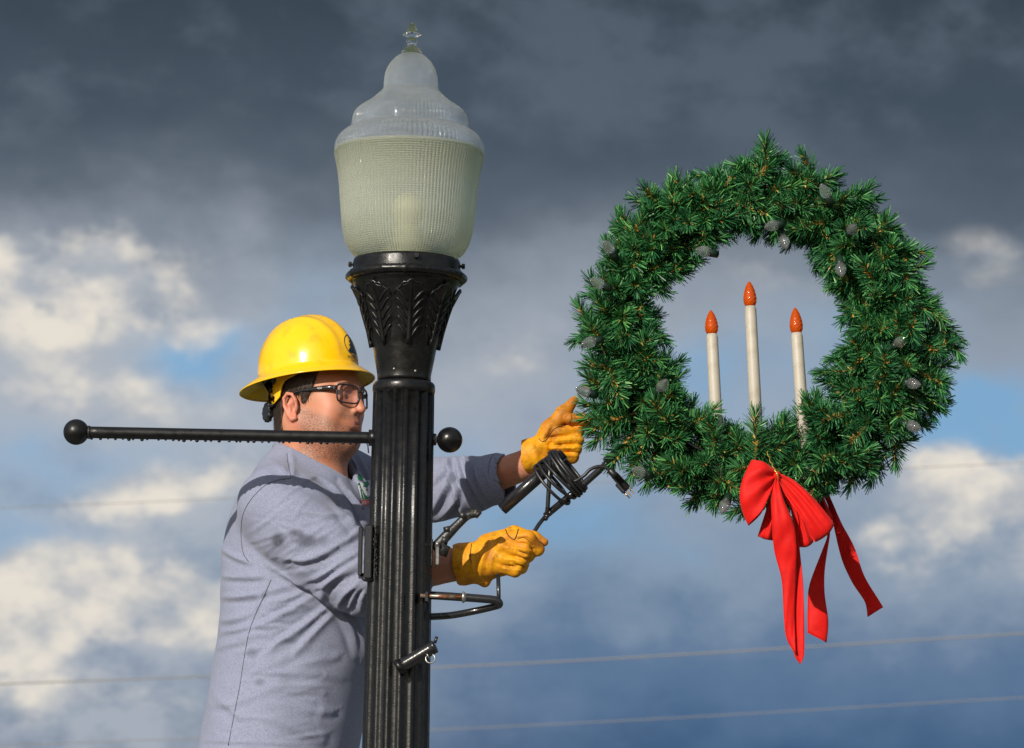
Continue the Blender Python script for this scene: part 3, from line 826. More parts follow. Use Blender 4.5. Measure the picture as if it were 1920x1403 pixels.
# garland core: filler coloured near black for the shade between the needles
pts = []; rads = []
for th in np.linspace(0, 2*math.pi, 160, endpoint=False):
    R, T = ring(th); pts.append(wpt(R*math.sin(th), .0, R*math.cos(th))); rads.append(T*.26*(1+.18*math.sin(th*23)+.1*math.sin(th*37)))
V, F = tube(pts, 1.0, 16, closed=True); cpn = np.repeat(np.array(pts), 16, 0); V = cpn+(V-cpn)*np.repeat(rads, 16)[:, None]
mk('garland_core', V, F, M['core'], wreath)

# ---- electric candles
M['candle'] = mat('ivory_plastic', (0.43, 0.395, 0.33), 0.5, var=(25, (0.33, 0.29, 0.22), .5, .75), bump=[(60, .1, .001)], sss=0.1)
def bulbmat(name, c, rough):
    m = mat(name, c, rough, trans=0.75, ior=1.45)
    t = m.node_tree; b = t.nodes['Principled BSDF']; return m
M['amber'] = glassmat('amber_bulb', (1.0, 0.20, 0.006), 0.03, 0.12, 0.52, (1.0, 0.155, 0.003), 0.62)
M['clearbulb'] = glassmat('clear_faceted_bulb', (0.96, 0.96, 0.98), 0.02, 0.28, 0.10, (0.85, 0.85, 0.87), 0.6)
for k_ in ('amber', 'clearbulb'): M[k_].node_tree.nodes['Principled BSDF'].inputs['Coat Weight'].default_value = 1.0
M['socket'] = mat('dark_green_socket', (0.012, 0.03, 0.018), 0.4)
C9 = [(0.0, 0), (.62, 0), (.80, .03), (.96, .16), (1.0, .28), (.94, .44), (.78, .62), (.56, .79), (.33, .91), (.16, .98), (.001, 1.0)]
def c9(base, axis, length, width, mb):
    r_ = np.interp(np.linspace(0, 1, 26), [c[1] for c in C9[1:]], [c[0] for c in C9[1:]])
    prof = [(r*width, t*length) for r, t in zip(r_, np.linspace(0, 1, 26))]
    seg = 32
    def fac(r, h, th):
        k = int(round(h/length*25))
        if 2 <= k <= 20: return r*(1+.045*np.where((np.arange(seg)//2+k//2) % 2 == 0, 1, -1))
        return r*np.ones(seg)
    mb.add(lathe(prof, seg, base, axis, mod=fac))
for (bx0, by0), (tx0, ty0), tipy, big_ in (((1346, 850), (1335, 629), 580, 1), ((1421, 850), (1407, 577), 526, 1), ((1509, 850), (1494, 627), 575, 1)):
    b = P(bx0, by0, .20); t_ = P(tx0, ty0, .20); ax = (t_-b)/np.linalg.norm(t_-b)
    b = b-ax*.06; Lc = np.linalg.norm(t_-b)
    cd_ = mk('candle', *lathe([(.0140, 0), (.0140, Lc*.5), (.0132, Lc-.004), (.0122, Lc-.001), (.0116, Lc-.0008), (.0116, Lc+.003), (.0095, Lc+.0035)], 36, b, ax), M['candle'], wreath)
    lb_ = abs(P(tx0, ty0-4, .2)[2]-P(tx0, tipy, .2)[2])
    mb = MB(); c9(b+ax*(Lc+.003), ax, lb_, .0148, mb); mb.build('flame_bulb', M['amber'], cd_)
    mk('filament', *lathe([(.0045, 0), (.0045, lb_*.35), (.002, lb_*.5)], 10, b+ax*(Lc+.006), ax), M['ceramic'], cd_)
# cross bar that carries the candles inside the foliage
mk('candle_bar', *tube([P(1300, 868, .21), P(1540, 868, .21)], .007, 8), M['steel'], wreath)

# ---- clear bulbs pushed in among the needles
BULBS = [(1318, 471, -1, .1, .09), (1446, 424, -.8, -.3, .10), (1471, 455, .25, -1, .12), (1599, 429, .1, .1, .09), (1577, 507, .1, -1, .09), (1119, 530, -1, .35, .10),
         (1103, 643, -1, -.4, .10), (1546, 358, -.5, .8, .10), (1140, 463, -.5, .6, .12), (1714, 720, .6, -.2, .10), (1714, 800, .9, -.4, .12), (1358, 951, -.3, -.8, .10),
         (1197, 884, -.8, .2, .10), (1243, 722, .3, .4, .12), (1093, 733, -.9, .2, .12), (1690, 640, .5, .3, .14)]
for x, y, ddx, ddz, Y in BULBS:
    d = np.array([ddx, -.55, ddz]); d /= np.linalg.norm(d); tip = P(x, y, Y)+d*.016
    base = tip-d*.032
    mb = MB(); c9(base, d, .036, .0125, mb); lbm = mb.build('light_bulb', M['clearbulb'], wreath)
    mk('bulb_socket', *lathe([(.0085, -.022), (.0095, -.004), (.0090, .001)], 14, base, d), M['socket'], lbm)

# ---- black pipe mount reaching to the lower left
HY = 0.185
def pipe(name, pts, r, parent=wreath, m='steel', seg=16):
    return mk(name, *tube([P(*p) for p in pts], r, seg), M[m], parent)
pipe('mount_pipe', [(941, 955, HY), (1000, 903, HY), (1056, 852, HY+.01)], .0145, seg=24)
mk('pipe_mouth', *lathe([(.0118, -.0006), (.0118, .0005)], 20, P(941, 955, HY)-np.array([.0002, 0, 0]), P(941, 955, HY)-P(1000, 903, HY)), M['black_bar'], wreath)
pipe('mount_rod', [(1031, 850, HY-.02), (1030, 900, HY-.02), (1027, 950, HY-.015), (1025, 966, HY-.012)], .0050)
pipe('mount_strut', [(1022, 968, HY-.004), (1090, 912, HY+.0), (1160, 850, HY+.02), (1230, 790, HY+.04)], .0078)
pipe('mount_clamp', [(1138, 868, HY+.0), (1170, 840, HY+.01)], .0135)
pipe('mount_plate', [(1030, 855, HY-.006), (1046, 884, HY-.006)], .016)
pipe('grip_rod', [(1026, 964, HY-.01), (1010, 984, HY-.02), (1000, 1000, HY-.03), (975, 1032, HY-.035)], .0046)
wl = MB()
for x, y in ((1025, 968), (1031, 962), (1023, 972), (1029, 880), (1032, 890)): wl.add(ball(P(x, y, HY-.012), .0062, 8, 6))
wl.build('weld_bead', M['steel'], wreath)['kind'] = 'stuff'

# ---- power cord wound round the mount
M['rubber'] = mat('black_rubber', (0.013, 0.013, 0.014), 0.36, bump=[(200, .1, .001)])
pts = []
loops = [((1036, 846), (1096, 921)), ((1030, 849), (1090, 926)), ((1042, 846), (1099, 916)), ((1012, 868), (1078, 933)), ((1004, 874), (1066, 944)), ((1020, 862), (1086, 930)), ((1032, 852), (1084, 922))]
for li, (a, b) in enumerate(loops):
    a = np.array(a, float); b = np.array(b, float); mid = (a+b)/2; hv = (b-a)/2; pr = np.array([-hv[1], hv[0]])/np.linalg.norm(hv)
    bow = 4.0 if li not in (3, 4) else 10.0
    for k in range(14):
        t = 2*math.pi*k/14
        q = mid+hv*math.cos(t)*-1+pr*(math.sin(t)*bow)
        pts.append(P(q[0], q[1], HY-.004-.034*math.sin(t)+random.uniform(-.002, .002)))
pts += [P(*p) for p in ((1070, 900, HY-.03), (1092, 894, HY-.035), (1106, 881, HY-.036), (1122, 875, HY-.036), (1136, 877, HY-.036), (1146, 884, HY-.036))]
cord = mk('power_cord', *tube(cat_rom(pts, 700), .0040, 8), M['rubber'], wreath, label='black power cord wound round the mount, plug hanging loose')
a = P(1143, 881, HY-.036); b = P(1177, 918, HY-.036); ax = (b-a)/np.linalg.norm(b-a); sd = np.array([ax[2], 0, -ax[0]])
Lp = np.linalg.norm(b-a)
plug = mk('plug', *boxm(a+ax*Lp*.66, ax*Lp*.34, sd*.0088, (0, .0075, 0), .003), M['rubber'], cord)
mk('strain_relief', *lathe([(.0045, -.002), (.0078, .003), (.0078, .012), (.0092, Lp*.34)], 14, a, ax), M['rubber'], cord)
mk('plug_shroud', *boxm(a+ax*Lp*.78+sd*.0105, ax*Lp*.22, sd*.0040, (0, .0065, 0), .0015), M['rubber'], cord, smooth=False)
M['brass'] = mat('brass', (0.62, 0.40, 0.18), 0.25, metal=1.0)
for k, (off, yo) in enumerate(((-.0045, -.003), (.0035, .003))):
    mk('prong', *boxm(b+ax*.008+sd*off+np.array([0, yo, 0]), ax*.009, sd*.0011, (0, .0030, 0), .0004), M['brass'], cord, smooth=False)
mk('ground_pin', *tube([b+sd*.010, b+sd*.010+ax*.018], [.0024, .0022, .0012], 8), M['brass'], cord)

# ================================================================== RIBBON BOWS
def velvet(name, c):
    m = mat(name, c, 0.62, var=(40, tuple(x*.78 for x in c), .45, .75), bump=[(900, .15, .0006), (45, .22, .004)], sheen=0.35, spec=0.25)
    t = m.node_tree; b = t.nodes['Principled BSDF']
    b.inputs['Sheen Tint'].default_value = (1.0, .25, .2, 1); b.inputs['Sheen Roughness'].default_value = .5
    out = [n for n in t.nodes if n.type == 'OUTPUT_MATERIAL'][0]
    tl = t.nodes.new('ShaderNodeBsdfTranslucent'); tl.inputs[0].default_value = (0.8, 0.02, 0.01, 1)
    mx = t.nodes.new('ShaderNodeMixShader'); mx.inputs[0].default_value = .18
    t.links.new(b.outputs[0], mx.inputs[1]); t.links.new(tl.outputs[0], mx.inputs[2]); t.links.new(mx.outputs[0], out.inputs[0])
    return m
M['velvet'] = velvet('red_velvet', (0.72, 0.008, 0.006))
M['gold'] = mat('gold_tie', (0.75, 0.52, 0.12), 0.3, metal=0.8)
def strip(name, A, B, parent, n=28, m=9, curl=0.0, wave=0.0, pleat=0.0):
    A = cat_rom([P(*p) for p in A], n); B = cat_rom([P(*p) for p in B], n); V = []
    for i in range(n):
        for j in range(m):
            t = j/(m-1); p = A[i]*(1-t)+B[i]*t
            p = p+np.array([0, -curl*math.sin(math.pi*t)+wave*math.sin(i*.35+t*2)+wave*.55*math.sin(i*.83+t*3.1+1)*math.cos(t*5)+pleat*math.cos(t*math.pi*4)*max(0, 1-i/(n*.5)), 0]); V.append(p)
    F = [(i*m+j, i*m+j+1, (i+1)*m+j+1, (i+1)*m+j) for i in range(n-1) for j in range(m-1)]
    o = mk(name, V, F, M['velvet'], parent)
    s_ = o.modifiers.new('thickness', 'SOLIDIFY'); s_.thickness = .0012; s_.offset = 0
    return o
def loop(name, A, B, parent, bulge, back, n=24, m=13, pleat=.009):
    """ribbon out from the knot and back behind itself"""
    A = cat_rom([P(*p) for p in A], n); B = cat_rom([P(*p) for p in B], n); V = []
    bu = np.array([bulge[0], 0, -bulge[1]])*SW
    rows = []
    for i in range(n): rows.append((A[i], B[i], i/(n-1), 0))
    for i in range(n-2, -1, -1): rows.append((A[i], B[i], i/(n-1), 1))
    for a, b, s, sd in rows:
        for j in range(m):
            t = j/(m-1); p = a*(1-t)+b*t
            p = p+bu*math.sin(math.pi*t)*s**1.5
            open_ = back*(math.sin(min(1, s*1.02)*math.pi*.5)**.6*math.sqrt(max(0, 1-s**4))+.12)
            dy_ = (-.35 if sd == 0 else .65)*open_ + pleat*math.cos(t*math.pi*5+.6*math.sin(s*5))*(1-.72*s)**1.3*(1 if s > .02 else .5)+.0022*math.sin(s*9+t*4)*s-.010*math.sin(math.pi*t)*s*(1-sd*2)
            V.append(p+np.array([0, dy_, 0]))
    R_ = len(rows)
    F = [(i*m+j, i*m+j+1, (i+1)*m+j+1, (i+1)*m+j) for i in range(R_-1) for j in range(m-1)]
    o = mk(name, V, F, M['velvet'], parent)
    s_ = o.modifiers.new('thickness', 'SOLIDIFY'); s_.thickness = .0012; s_.offset = 0
    ss = o.modifiers.new('soft', 'SUBSURF'); ss.levels = 1; ss.render_levels = 1
    return o
BY = 0.085
bow = empty('ribbon_bow', P(1457, 893, BY), 'red velvet ribbon bow with gold tie on the front of the wreath', 'bow', 'red bows on the wreath')
loop('loop', [(1456, 884, BY), (1434, 869, BY-.01), (1409, 862, BY-.012)], [(1454, 899, BY), (1441, 934, BY-.005), (1427, 962, BY-.01), (1402, 987, BY-.005)], bow, (-20, 3), .055)
loop('loop', [(1459, 886, BY), (1490, 903, BY-.012), (1527, 938, BY-.02), (1566, 984, BY-.02)], [(1458, 900, BY), (1473, 933, BY-.01), (1499, 970, BY-.015), (1530, 1019, BY-.01)], bow, (6, 3), .055)
loop('loop', [(1452, 905, BY+.02), (1440, 945, BY+.025), (1420, 1007, BY+.03)], [(1460, 905, BY+.02), (1458, 955, BY+.025), (1450, 1015, BY+.03)], bow, (0, 3), .04)
loop('loop', [(1462, 905, BY+.02), (1484, 955, BY+.03), (1494, 1027, BY+.03)], [(1470, 903, BY+.02), (1500, 950, BY+.03), (1526, 1018, BY+.03)], bow, (3, 6), .04)
strip('tail', [(1452, 897, BY-.012), (1446, 925, BY-.02), (1448, 992, BY-.022), (1452, 1033, BY-.012), (1466, 1092, BY+.0), (1472, 1185, BY), (1489, 1224, BY)],
      [(1459, 896, BY-.012), (1471, 940, BY-.024), (1488, 981, BY-.028), (1493, 1022, BY-.02), (1493, 1074, BY+.0), (1490, 1148, BY), (1492, 1226, BY)], bow, 44, 9, .004, .003, .003)
strip('tail', [(1474, 930, BY+.02), (1488, 977, BY+.024), (1486, 1025, BY+.026), (1484, 1148, BY+.02), (1488, 1222, BY+.015), (1499, 1244, BY+.012)],
      [(1486, 930, BY+.015), (1497, 977, BY+.01), (1499, 1025, BY+.008), (1506, 1100, BY+.004), (1508, 1218, BY), (1501, 1245, BY)], bow, 40, 7, .002, .002)
mk('knot', *ball(P(1457, 892, BY-.012), .0085, 16, 10, (1, .9, 1.25)), M['velvet'], bow)
tie = cat_rom([P(*p) for p in ((1438, 846, .10), (1446, 868, BY-.01), (1455, 884, BY-.026), (1459, 892, BY-.028), (1459, 902, BY-.02))], 30)
mk('gold_tie', *tube(tie+np.array([[.0016*math.cos(i*1.6), 0, .0016*math.sin(i*1.6)] for i in range(30)]), .0013, 6), M['gold'], bow)
KY = 0.37
bow2 = empty('ribbon_bow', P(1545, 912, KY), 'red ribbon bow behind the wreath, long tail blown sideways', 'bow', 'red bows on the wreath')
strip('tail', [(1530, 905, KY), (1553, 948, KY), (1566, 1000, KY), (1577, 1044, KY+.01), (1596, 1089, KY+.02), (1622, 1130, KY+.03), (1627, 1157, KY+.03)],
      [(1545, 905, KY), (1563, 948, KY-.01), (1578, 981, KY-.01), (1600, 1022, KY), (1618, 1074, KY), (1634, 1103, KY+.01), (1656, 1139, KY+.01)], bow2, 44, 9, .003, .003)
strip('tail', [(1550, 985, KY-.01), (1551, 1007, KY-.01), (1540, 1037, KY), (1518, 1096, KY+.01), (1514, 1140, KY+.01), (1514, 1187, KY+.01)],
      [(1557, 985, KY-.01), (1555, 1009, KY-.01), (1547, 1063, KY), (1546, 1111, KY+.01), (1553, 1166, KY+.01), (1550, 1205, KY+.01)], bow2, 36, 7, .004, .002)
loop('loop', [(1535, 900, KY), (1545, 935, KY-.01), (1563, 972, KY-.01)], [(1525, 905, KY), (1520, 940, KY-.01), (1530, 990, KY-.01)], bow2, (4, 6), .04)
loop('loop', [(1545, 905, KY+.01), (1520, 915, KY+.02), (1490, 930, KY+.02)], [(1545, 915, KY+.01), (1525, 950, KY+.02), (1500, 985, KY+.02)], bow2, (-8, 2), .04)

# ================================================================== PERSON
BUCKET_Z = P(520, 1403, .4)[2]-0.93
person = empty('person', (P(540, 1000, .4)[0], .42, BUCKET_Z), 'worker in yellow hard hat, glasses, grey long-sleeved shirt and yellow leather gloves', 'person')
YB, YH = math.radians(29), math.radians(31)
fB = np.array([math.cos(YB), -math.sin(YB), 0]); lB = np.array([math.sin(YB), math.cos(YB), 0])
fH = np.array([math.cos(YH), -math.sin(YH), 0]); lH = np.array([math.sin(YH), math.cos(YH), 0])
HY0 = 0.37
HO = P(588, 762, HY0-.07); HO[1] = HY0                       # head origin, between the ears
RH = np.stack([fH, lH, np.array([0, 0, 1.0])])               # head axes (forward, left, up)
def hw(p): return HO+np.asarray(p, dtype=float) @ RH
def hl(px, py, ylat):                                        # head-local point from where it is seen
    X = (px-588)/815; return np.array([(X-ylat*math.sin(YH))/math.cos(YH), ylat, (762-py)/815])

M['skin'] = mat('skin', (0.50, 0.225, 0.132), 0.52, var=(26, (0.51, 0.185, 0.10), .42, .68), bump=[(700, .22, .0008), (180, .10, .0012)], sss=0.10)
overlay(M['skin'], 'flush', (0.60, 0.20, 0.14), .7)
overlay(M['skin'], 'lips', (0.42, 0.125, 0.095), .55)
overlay(M['skin'], 'stubble', (0.070, 0.042, 0.034), .85, noise=(430, .30, .66))
overlay(M['skin'], 'brow', (0.03, 0.018, 0.012), .95, noise=(700, .25, .5))
M['hair'] = mat('dark_brown_hair', (0.030, 0.017, 0.010), 0.45, spec=.4)

# ---- head and neck
f = Field((-.125, -.115, -.225), (.165, .115, .185), .0024)
f.add(f.ell((.006, 0, .058), (.098, .080, .094)), .01)                  # skull
f.add(f.ell((.052, 0, -.005), (.062, .066, .088)), .03)                 # face
for s in (-1, 1):
    f.add(f.cone((-.002, s*.056, -.035), (.070, s*.036, -.068), .022, .024), .028)    # jaw
    f.add(f.cone((.070, s*.036, -.068), (.093, s*.010, -.073), .024, .022), .02)
    f.add(f.ell((.070, s*.044, -.008), (.030, .024, .030)), .022)       # cheek
    f.add(f.ell((.045, s*.052, -.045), (.040, .019, .030)), .022)       # full lower cheek
f.add(f.ell((.094, 0, -.072), (.023, .022, .019)), .014)                # chin
f.add(f.ell((.045, 0, -.086), (.055, .048, .034)), .026)                # soft under-chin
f.add(f.ell((.088, 0, -.038), (.029, .034, .030)), .018)                # muzzle
f.add(f.cone((.100, -.034, .046), (.100, .034, .046), .0125, .0125), .016)    # brow
f.add(f.cone((.108, 0, .040), (.118, 0, .010), .009, .0085), .014)      # nose
f.add(f.cone((.117, 0, .016), (.1275, 0, -.004), .0080, .0102), .009)
for s in (-1, 1):
    f.add(f.ell((.1125, s*.0125, -.0090), (.0120, .0070, .0078)), .005)
    f.cut(f.ell((.117, s*.033, .026), (.014, .020, .0125)), .014)       # socket
    f.add(f.ell((.0915, s*.032, .025), (.0135, .0135, .0125)), .004)    # closed-down lid
    f.cut(f.cone((.106, s*.020, .0215), (.100, s*.044, .0225), .0008, .0008), .0025)
    f.cut(f.ell((.119, s*.0070, -.0165), (.0055, .0035, .0028)), .002)  # nostril
f.cut(f.cone((.128, 0, -.021), (.126, 0, -.027), .004, .003), .007)     # philtrum
for a, b, r0, r1, z in ((0, .012, .0046, .0044, -.0330), (.012, .0270, .0044, .0020, -.0345)):
    for s in (-1, 1): f.add(f.cone((.1135-a*.08, s*a, z), (.1135-b*.45+.004*(a == 0)*0, s*b, z-.002), r0, r1), .005)
for a, b, r0, r1 in ((0, .012, .0058, .0052), (.012, .0250, .0052, .0022)):
    for s in (-1, 1): f.add(f.cone((.1110-a*.08, s*a, -.0440), (.1115-b*.45, s*b, -.0425+.002*(b > .013)), r0, r1), .005)
for s in (-1, 1): f.cut(f.cone((.1190, 0, -.0385), (.1010, s*.0300, -.0398), .0013, .0022), .003)
f.cut(f.ell((.116, 0, -.0560), (.010, .018, .0045)), .010)              # under the lip
f.add(f.cone((-.012, 0, -.02), (.012, 0, -.20), .068, .078), .03)       # neck
for s in (-1, 1): f.add(f.cone((-.03, s*.05, -.03), (.03, s*.028, -.19), .02, .018), .02)
# ears
for s in (-1, 1):
    ec = np.array([-.004, s*.079, -.003]); out = np.array([-.30, s*1.0, 0]); out /= np.linalg.norm(out)
    e1 = np.array([.95, s*.29, .0]); e1 /= np.linalg.norm(e1); e2 = np.array([-.14, 0, .99])
    def ep(a, b, o): return ec+e1*a+e2*b+out*o
    f.add(f.ell(ep(-.002, 0, .004), (.0185, .0048, .029), np.stack([e1, out, e2])), .008)
    hx = [ep(.012, -.004, .004), ep(.014, .014, .007), ep(.008, .029, .010), ep(-.006, .032, .012), ep(-.018, .022, .013), ep(-.020, .004, .012), ep(-.013, -.016, .010), ep(-.002, -.028, .008), ep(.007, -.027, .006)]
    rr = [.003, .0034, .0040, .0044, .0044, .0042, .0046, .0062, .0048]
    f.cut(f.ell(ep(.004, -.003, .0105), (.0105, .0105, .014), np.stack([e1, out, e2])), .004)      # concha
    f.cut(f.ell(ep(-.006, .019, .0110), (.0078, .0060, .0080), np.stack([e1, out, e2])), .004)
    f.chain(hx, rr, .0025)
    f.chain([ep(-.004, .016, .008), ep(-.009, .006, .0095), ep(-.006, -.010, .008)], [.0024, .0034, .0026], .003)
    f.add(f.cone(ep(.013, -.001, .005), ep(.012, -.009, .006), .0042, .0036), .004)
Vl, Q = f.mesh(2)
hd_keep = (Vl, Q)
x, y, z = Vl[:, 0], Vl[:, 1], Vl[:, 2]
def sm(v, a, b): t = np.clip((v-a)/(b-a), 0, 1); return t*t*(3-2*t)
ay = np.abs(y)
line = .000-.45*(x-.03)                                     # cheek line of the beard
stub = sm(line-z, -.006, .020)*sm(x, -.012, .012)*sm(-.135+0*z-z, .01, -.02)
must = .55*sm(x, .095, .104)*sm(-.016-z, 0, .006)*sm(z, -.036, -.030)
stub = np.clip(np.maximum(stub*sm(x, -.02, .03), must), 0, 1)
lips = sm(x, .090, .095)*sm(.0058-np.abs(z+.0335), 0, .004)*sm(.027-ay, 0, .006)+sm(x, .090, .095)*sm(.0070-np.abs(z+.0435), 0, .004)*sm(.025-ay, 0, .006)
lips = np.clip(lips, 0, 1)
stub = stub*(1-lips)
flush = np.clip(sm(ay, .076, .084)*.9+np.exp(-((x-.122)**2+y**2+(z+.003)**2)/.00025)*.8+np.exp(-((x-.075)**2+(ay-.06)**2+(z+.005)**2)/.0006)*.5, 0, 1)
browv = sm(x, .088, .096)*sm(.0062-np.abs(z-.0475-.004*(1-((ay-.034)/.02)**2)), 0, .003)*sm(ay, .012, .018)*sm(.054-ay, 0, .006)
HV = hw(Vl); HQ = Q
# ---- trunk and arms (under the shirt) at coarser size, same mesh
SHR = P(522, 950, .215); ELR = P(668, 1084, .185); WRR = P(872, 1056, .150)
SHL = P(640, 905, .56); ELL = P(790, 932, .505); WRL = P(1000, 866, .345)
lo = np.array([P(380, 1403, .4)[0]-.05, .02, BUCKET_Z+.75]); hi = np.array([P(1040, 800, .3)[0], .78, P(560, 800, .4)[2]])
g = Field(lo, hi, .0075)
tc_ = P(545, 1100, .40)
g.add(g.ell(P(560, 1030, .40), (.115, .140, .16), np.stack([fB, lB, [0, 0, 1]])), .05)
g.add(g.ell(P(545, 1250, .40), (.130, .150, .24), np.stack([fB, lB, [0, 0, 1]])), .05)
g.chain([P(592, 870, .385), P(575, 930, .39)], [.066, .080], .03)
g.chain([SHR, ELR, (ELR+WRR)/2, WRR], [.065, .050, .046, .036], .02)
g.chain([SHL, ELL, (ELL+WRL)/2-np.array([0, 0, .008]), WRL], [.058, .042, .038, .035], .02)
GV, GQ = g.mesh(2)
BV = np.concatenate([HV, GV]); BQ = np.concatenate([HQ, GQ+len(HV)])
body = mk('body', BV, BQ, M['skin'], person)
zeros = np.zeros(len(GV))
for nm, a in (('stubble', stub), ('lips', lips), ('flush', flush), ('brow', browv)): vattr(body, nm, np.concatenate([a, zeros+(.25 if nm == 'flush' else 0)]))

# ---- arm hair: fine short strands on the bare forearms
def strands(name, V, N, idx, n, length, width, dirf, m, parent, lift=.35):
    vv, ff = [], []
    for k in range(n):
        i = idx[rng.integers(len(idx))]
        p = V[i]+rng.normal(0, .002, 3); nn = N[i]
        d = dirf(p); d = d-nn*(d@nn); d = d/(np.linalg.norm(d)+1e-9)+nn*lift*rng.uniform(.5, 1.3)+rng.normal(0, .22, 3); d /= np.linalg.norm(d)
        s_ = np.cross(d, nn); s_ /= np.linalg.norm(s_)+1e-9; L = length*rng.uniform(.6, 1.2); b = len(vv)
        p = p-nn*.001
        vv += [p-s_*width, p+s_*width, p+d*L*.6+s_*width*.8-nn*L*.05, p+d*L*.6-s_*width*.8-nn*L*.05, p+d*L-nn*L*.16]
        ff += [(b, b+1, b+2, b+3), (b+3, b+2, b+4)]
    o = mk(name, vv, ff, m, parent, smooth=False); o['kind'] = 'stuff'; return o
GN = normals(GV, GQ); guv = PX(GV)
M['armhair'] = mat('brown_arm_hair', (0.20, 0.11, 0.06), 0.5)
armi = np.nonzero(((guv[:, 0] > 800) & (guv[:, 1] > 990)) | ((guv[:, 0] > 925) & (guv[:, 1] < 960)))[0]
ad = (WRR-ELR)/np.linalg.norm(WRR-ELR)
strands('arm_hair', GV, GN, armi, 1500, .011, .00020, lambda p: ad+np.array([0, 0, -.5]), M['armhair'], body, .3)

# ---- hair: close cap under the hat, with strands
h = Field((-.12, -.10, -.085), (.13, .10, .18), .0035)
h.add(h.ell((.002, 0, .058), (.107, .0850, .097)), .01)
h.add(h.cone((-.022, 0, .00), (-.020, 0, -.055), .0765, .0745), .02)
X_, Y_, Z_ = h.X, h.Y, h.Z
hair_line = np.maximum(np.maximum(X_-(.050+.10*(Z_-.03)), -(Z_+.062)), np.float32(-9))
front = np.maximum(X_-(-.012), np.float32(.012)-Z_)*1.0
keep = np.minimum(np.maximum(X_+.040+0*Y_, -(Z_+.062)+0*Y_), np.maximum(X_-np.float32(.046)+(np.float32(.05)-Z_)*.25+0*Y_, np.float32(.026)-Z_+0*Y_))
burn = np.maximum(np.maximum(X_-np.float32(.030)-(Z_)*.25+0*Y_, -(X_-np.float32(.012))+0*Y_), np.maximum(np.float32(.002)-Z_-(X_-np.float32(.02))*.3+0*Y_, Z_-np.float32(.05)))
keep = np.minimum(keep, burn)
h.d = np.maximum(h.d, keep)
hv_, hq_ = h.mesh(1)
HRV = hw(hv_); hair = mk('hair', HRV, hq_, M['hair'], person)
HN = normals(HRV, hq_); idx = np.nonzero((hv_[:, 2] < .07))[0]
strands('hair_strand', HRV, HN, idx, 7500, .015, .00030, lambda p: np.array([-.25*fH[0], -.25*fH[1], -1.0])+rng.normal(0, .25, 3), M['hair'], hair, .22)

# ---- glasses
gl = empty('glasses', hw((.10, 0, .03))); gl.parent = person; gl.location = tuple(WPOS[gl.name]-WPOS[person.name])
M['frame'] = mat('black_acetate', (0.012, 0.012, 0.014), 0.22, coat=.4)
def lensmat():
    m = mat('tinted_lens', (0.9, 0.9, 0.95), 0.03); t = m.node_tree; b = t.nodes['Principled BSDF']
    out = [n for n in t.nodes if n.type == 'OUTPUT_MATERIAL'][0]
    gs = t.nodes.new('ShaderNodeBsdfGlossy'); gs.inputs['Roughness'].default_value = .03
    tp = t.nodes.new('ShaderNodeBsdfTransparent'); tp.inputs[0].default_value = (.97, .94, .96, 1)
    mx = t.nodes.new('ShaderNodeMixShader'); mx.inputs[0].default_value = .05; t.links.new(tp.outputs[0], mx.inputs[1]); t.links.new(gs.outputs[0], mx.inputs[2])
    t.links.new(mx.outputs[0], out.inputs[0]); return m
M['lens'] = lensmat()
M['logo_grey'] = mat('light_grey_print', (0.6, 0.6, 0.6), 0.4)
for s in (-1, 1):
    inn = np.array([.1245, s*.0095, .027]); outr = np.array([.101, s*.0640, .0265])
    ex = (outr-inn)/2; c = (inn+outr)/2; ez = np.array([-.06, 0, 1.0])*.0215
    nrm = np.cross(ex, ez); nrm /= np.linalg.norm(nrm)
    def sq(t, k, sc_=1.0):
        ct, st_ = math.cos(t), math.sin(t)
        return c+ex*sc_*math.copysign(abs(ct)**.42, ct)*(1-.06*st_*-1*0)+ez*sc_*math.copysign(abs(st_)**.42, st_)*(1 if st_ > 0 else .96)
    rimp = [hw(sq(t, 0)) for t in np.linspace(0, 2*math.pi, 48, endpoint=False)]
    mk('rim', *tube(rimp, .0019, 8, closed=True, flat=(1, 1.1)), M['frame'], gl)
    lv = [hw(c+nrm*0)]+[hw(sq(t, 0, .98)) for t in np.linspace(0, 2*math.pi, 40, endpoint=False)]
    o = mk('lens', lv, [(0, 1+i, 1+(i+1) % 40) for i in range(40)], M['lens'], gl)
    sdm = o.modifiers.new('thickness', 'SOLIDIFY'); sdm.thickness = .0018
    tp = [hw(p) for p in ((.101, s*.0645, .038), (.085, s*.0735, .0385), (.050, s*.0790, .0370), (.012, s*.0830, .0340), (-.018, s*.0850, .0280))]
    t_ = mk('temple', *tube(cat_rom(tp, 24), [.0056, .0054, .0046, .0038, .0030], 8, flat=(1, .38), up=(0, 0, 1)), M['frame'], gl)
    if s < 0:
        mk('hinge', *boxm(hw((.096, -.0685, .0385)), fH*.0012, lH*.0016, (0, 0, .0038), .0004), M['zinc'], t_, smooth=False)
        lp = [hw((.064+.006*math.cos(a), -.0796+.0003*math.cos(a), .0375+.0018*math.sin(a))) for a in np.linspace(0, 2*math.pi, 20, endpoint=False)]
        mk('temple_mark', *tube(lp, .0006, 5, closed=True), M['logo_grey'], t_)
mk('bridge', *tube([hw((.1245, -.0095, .034)), hw((.127, 0, .036)), hw((.1245, .0095, .034))], .0024, 8), M['frame'], gl)
for s in (-1, 1):                       # lash line under the lowered lid
    pts = [hw((.1050-.0075*t*t-.0005, s*(.021+.0225*t), .0220-.0035*math.sin(math.pi*t))) for t in np.linspace(0, 1, 10)]
    mk('eyelash', *tube(pts, [.0004, .0011, .0010, .0005], 6), M['hair'], person)

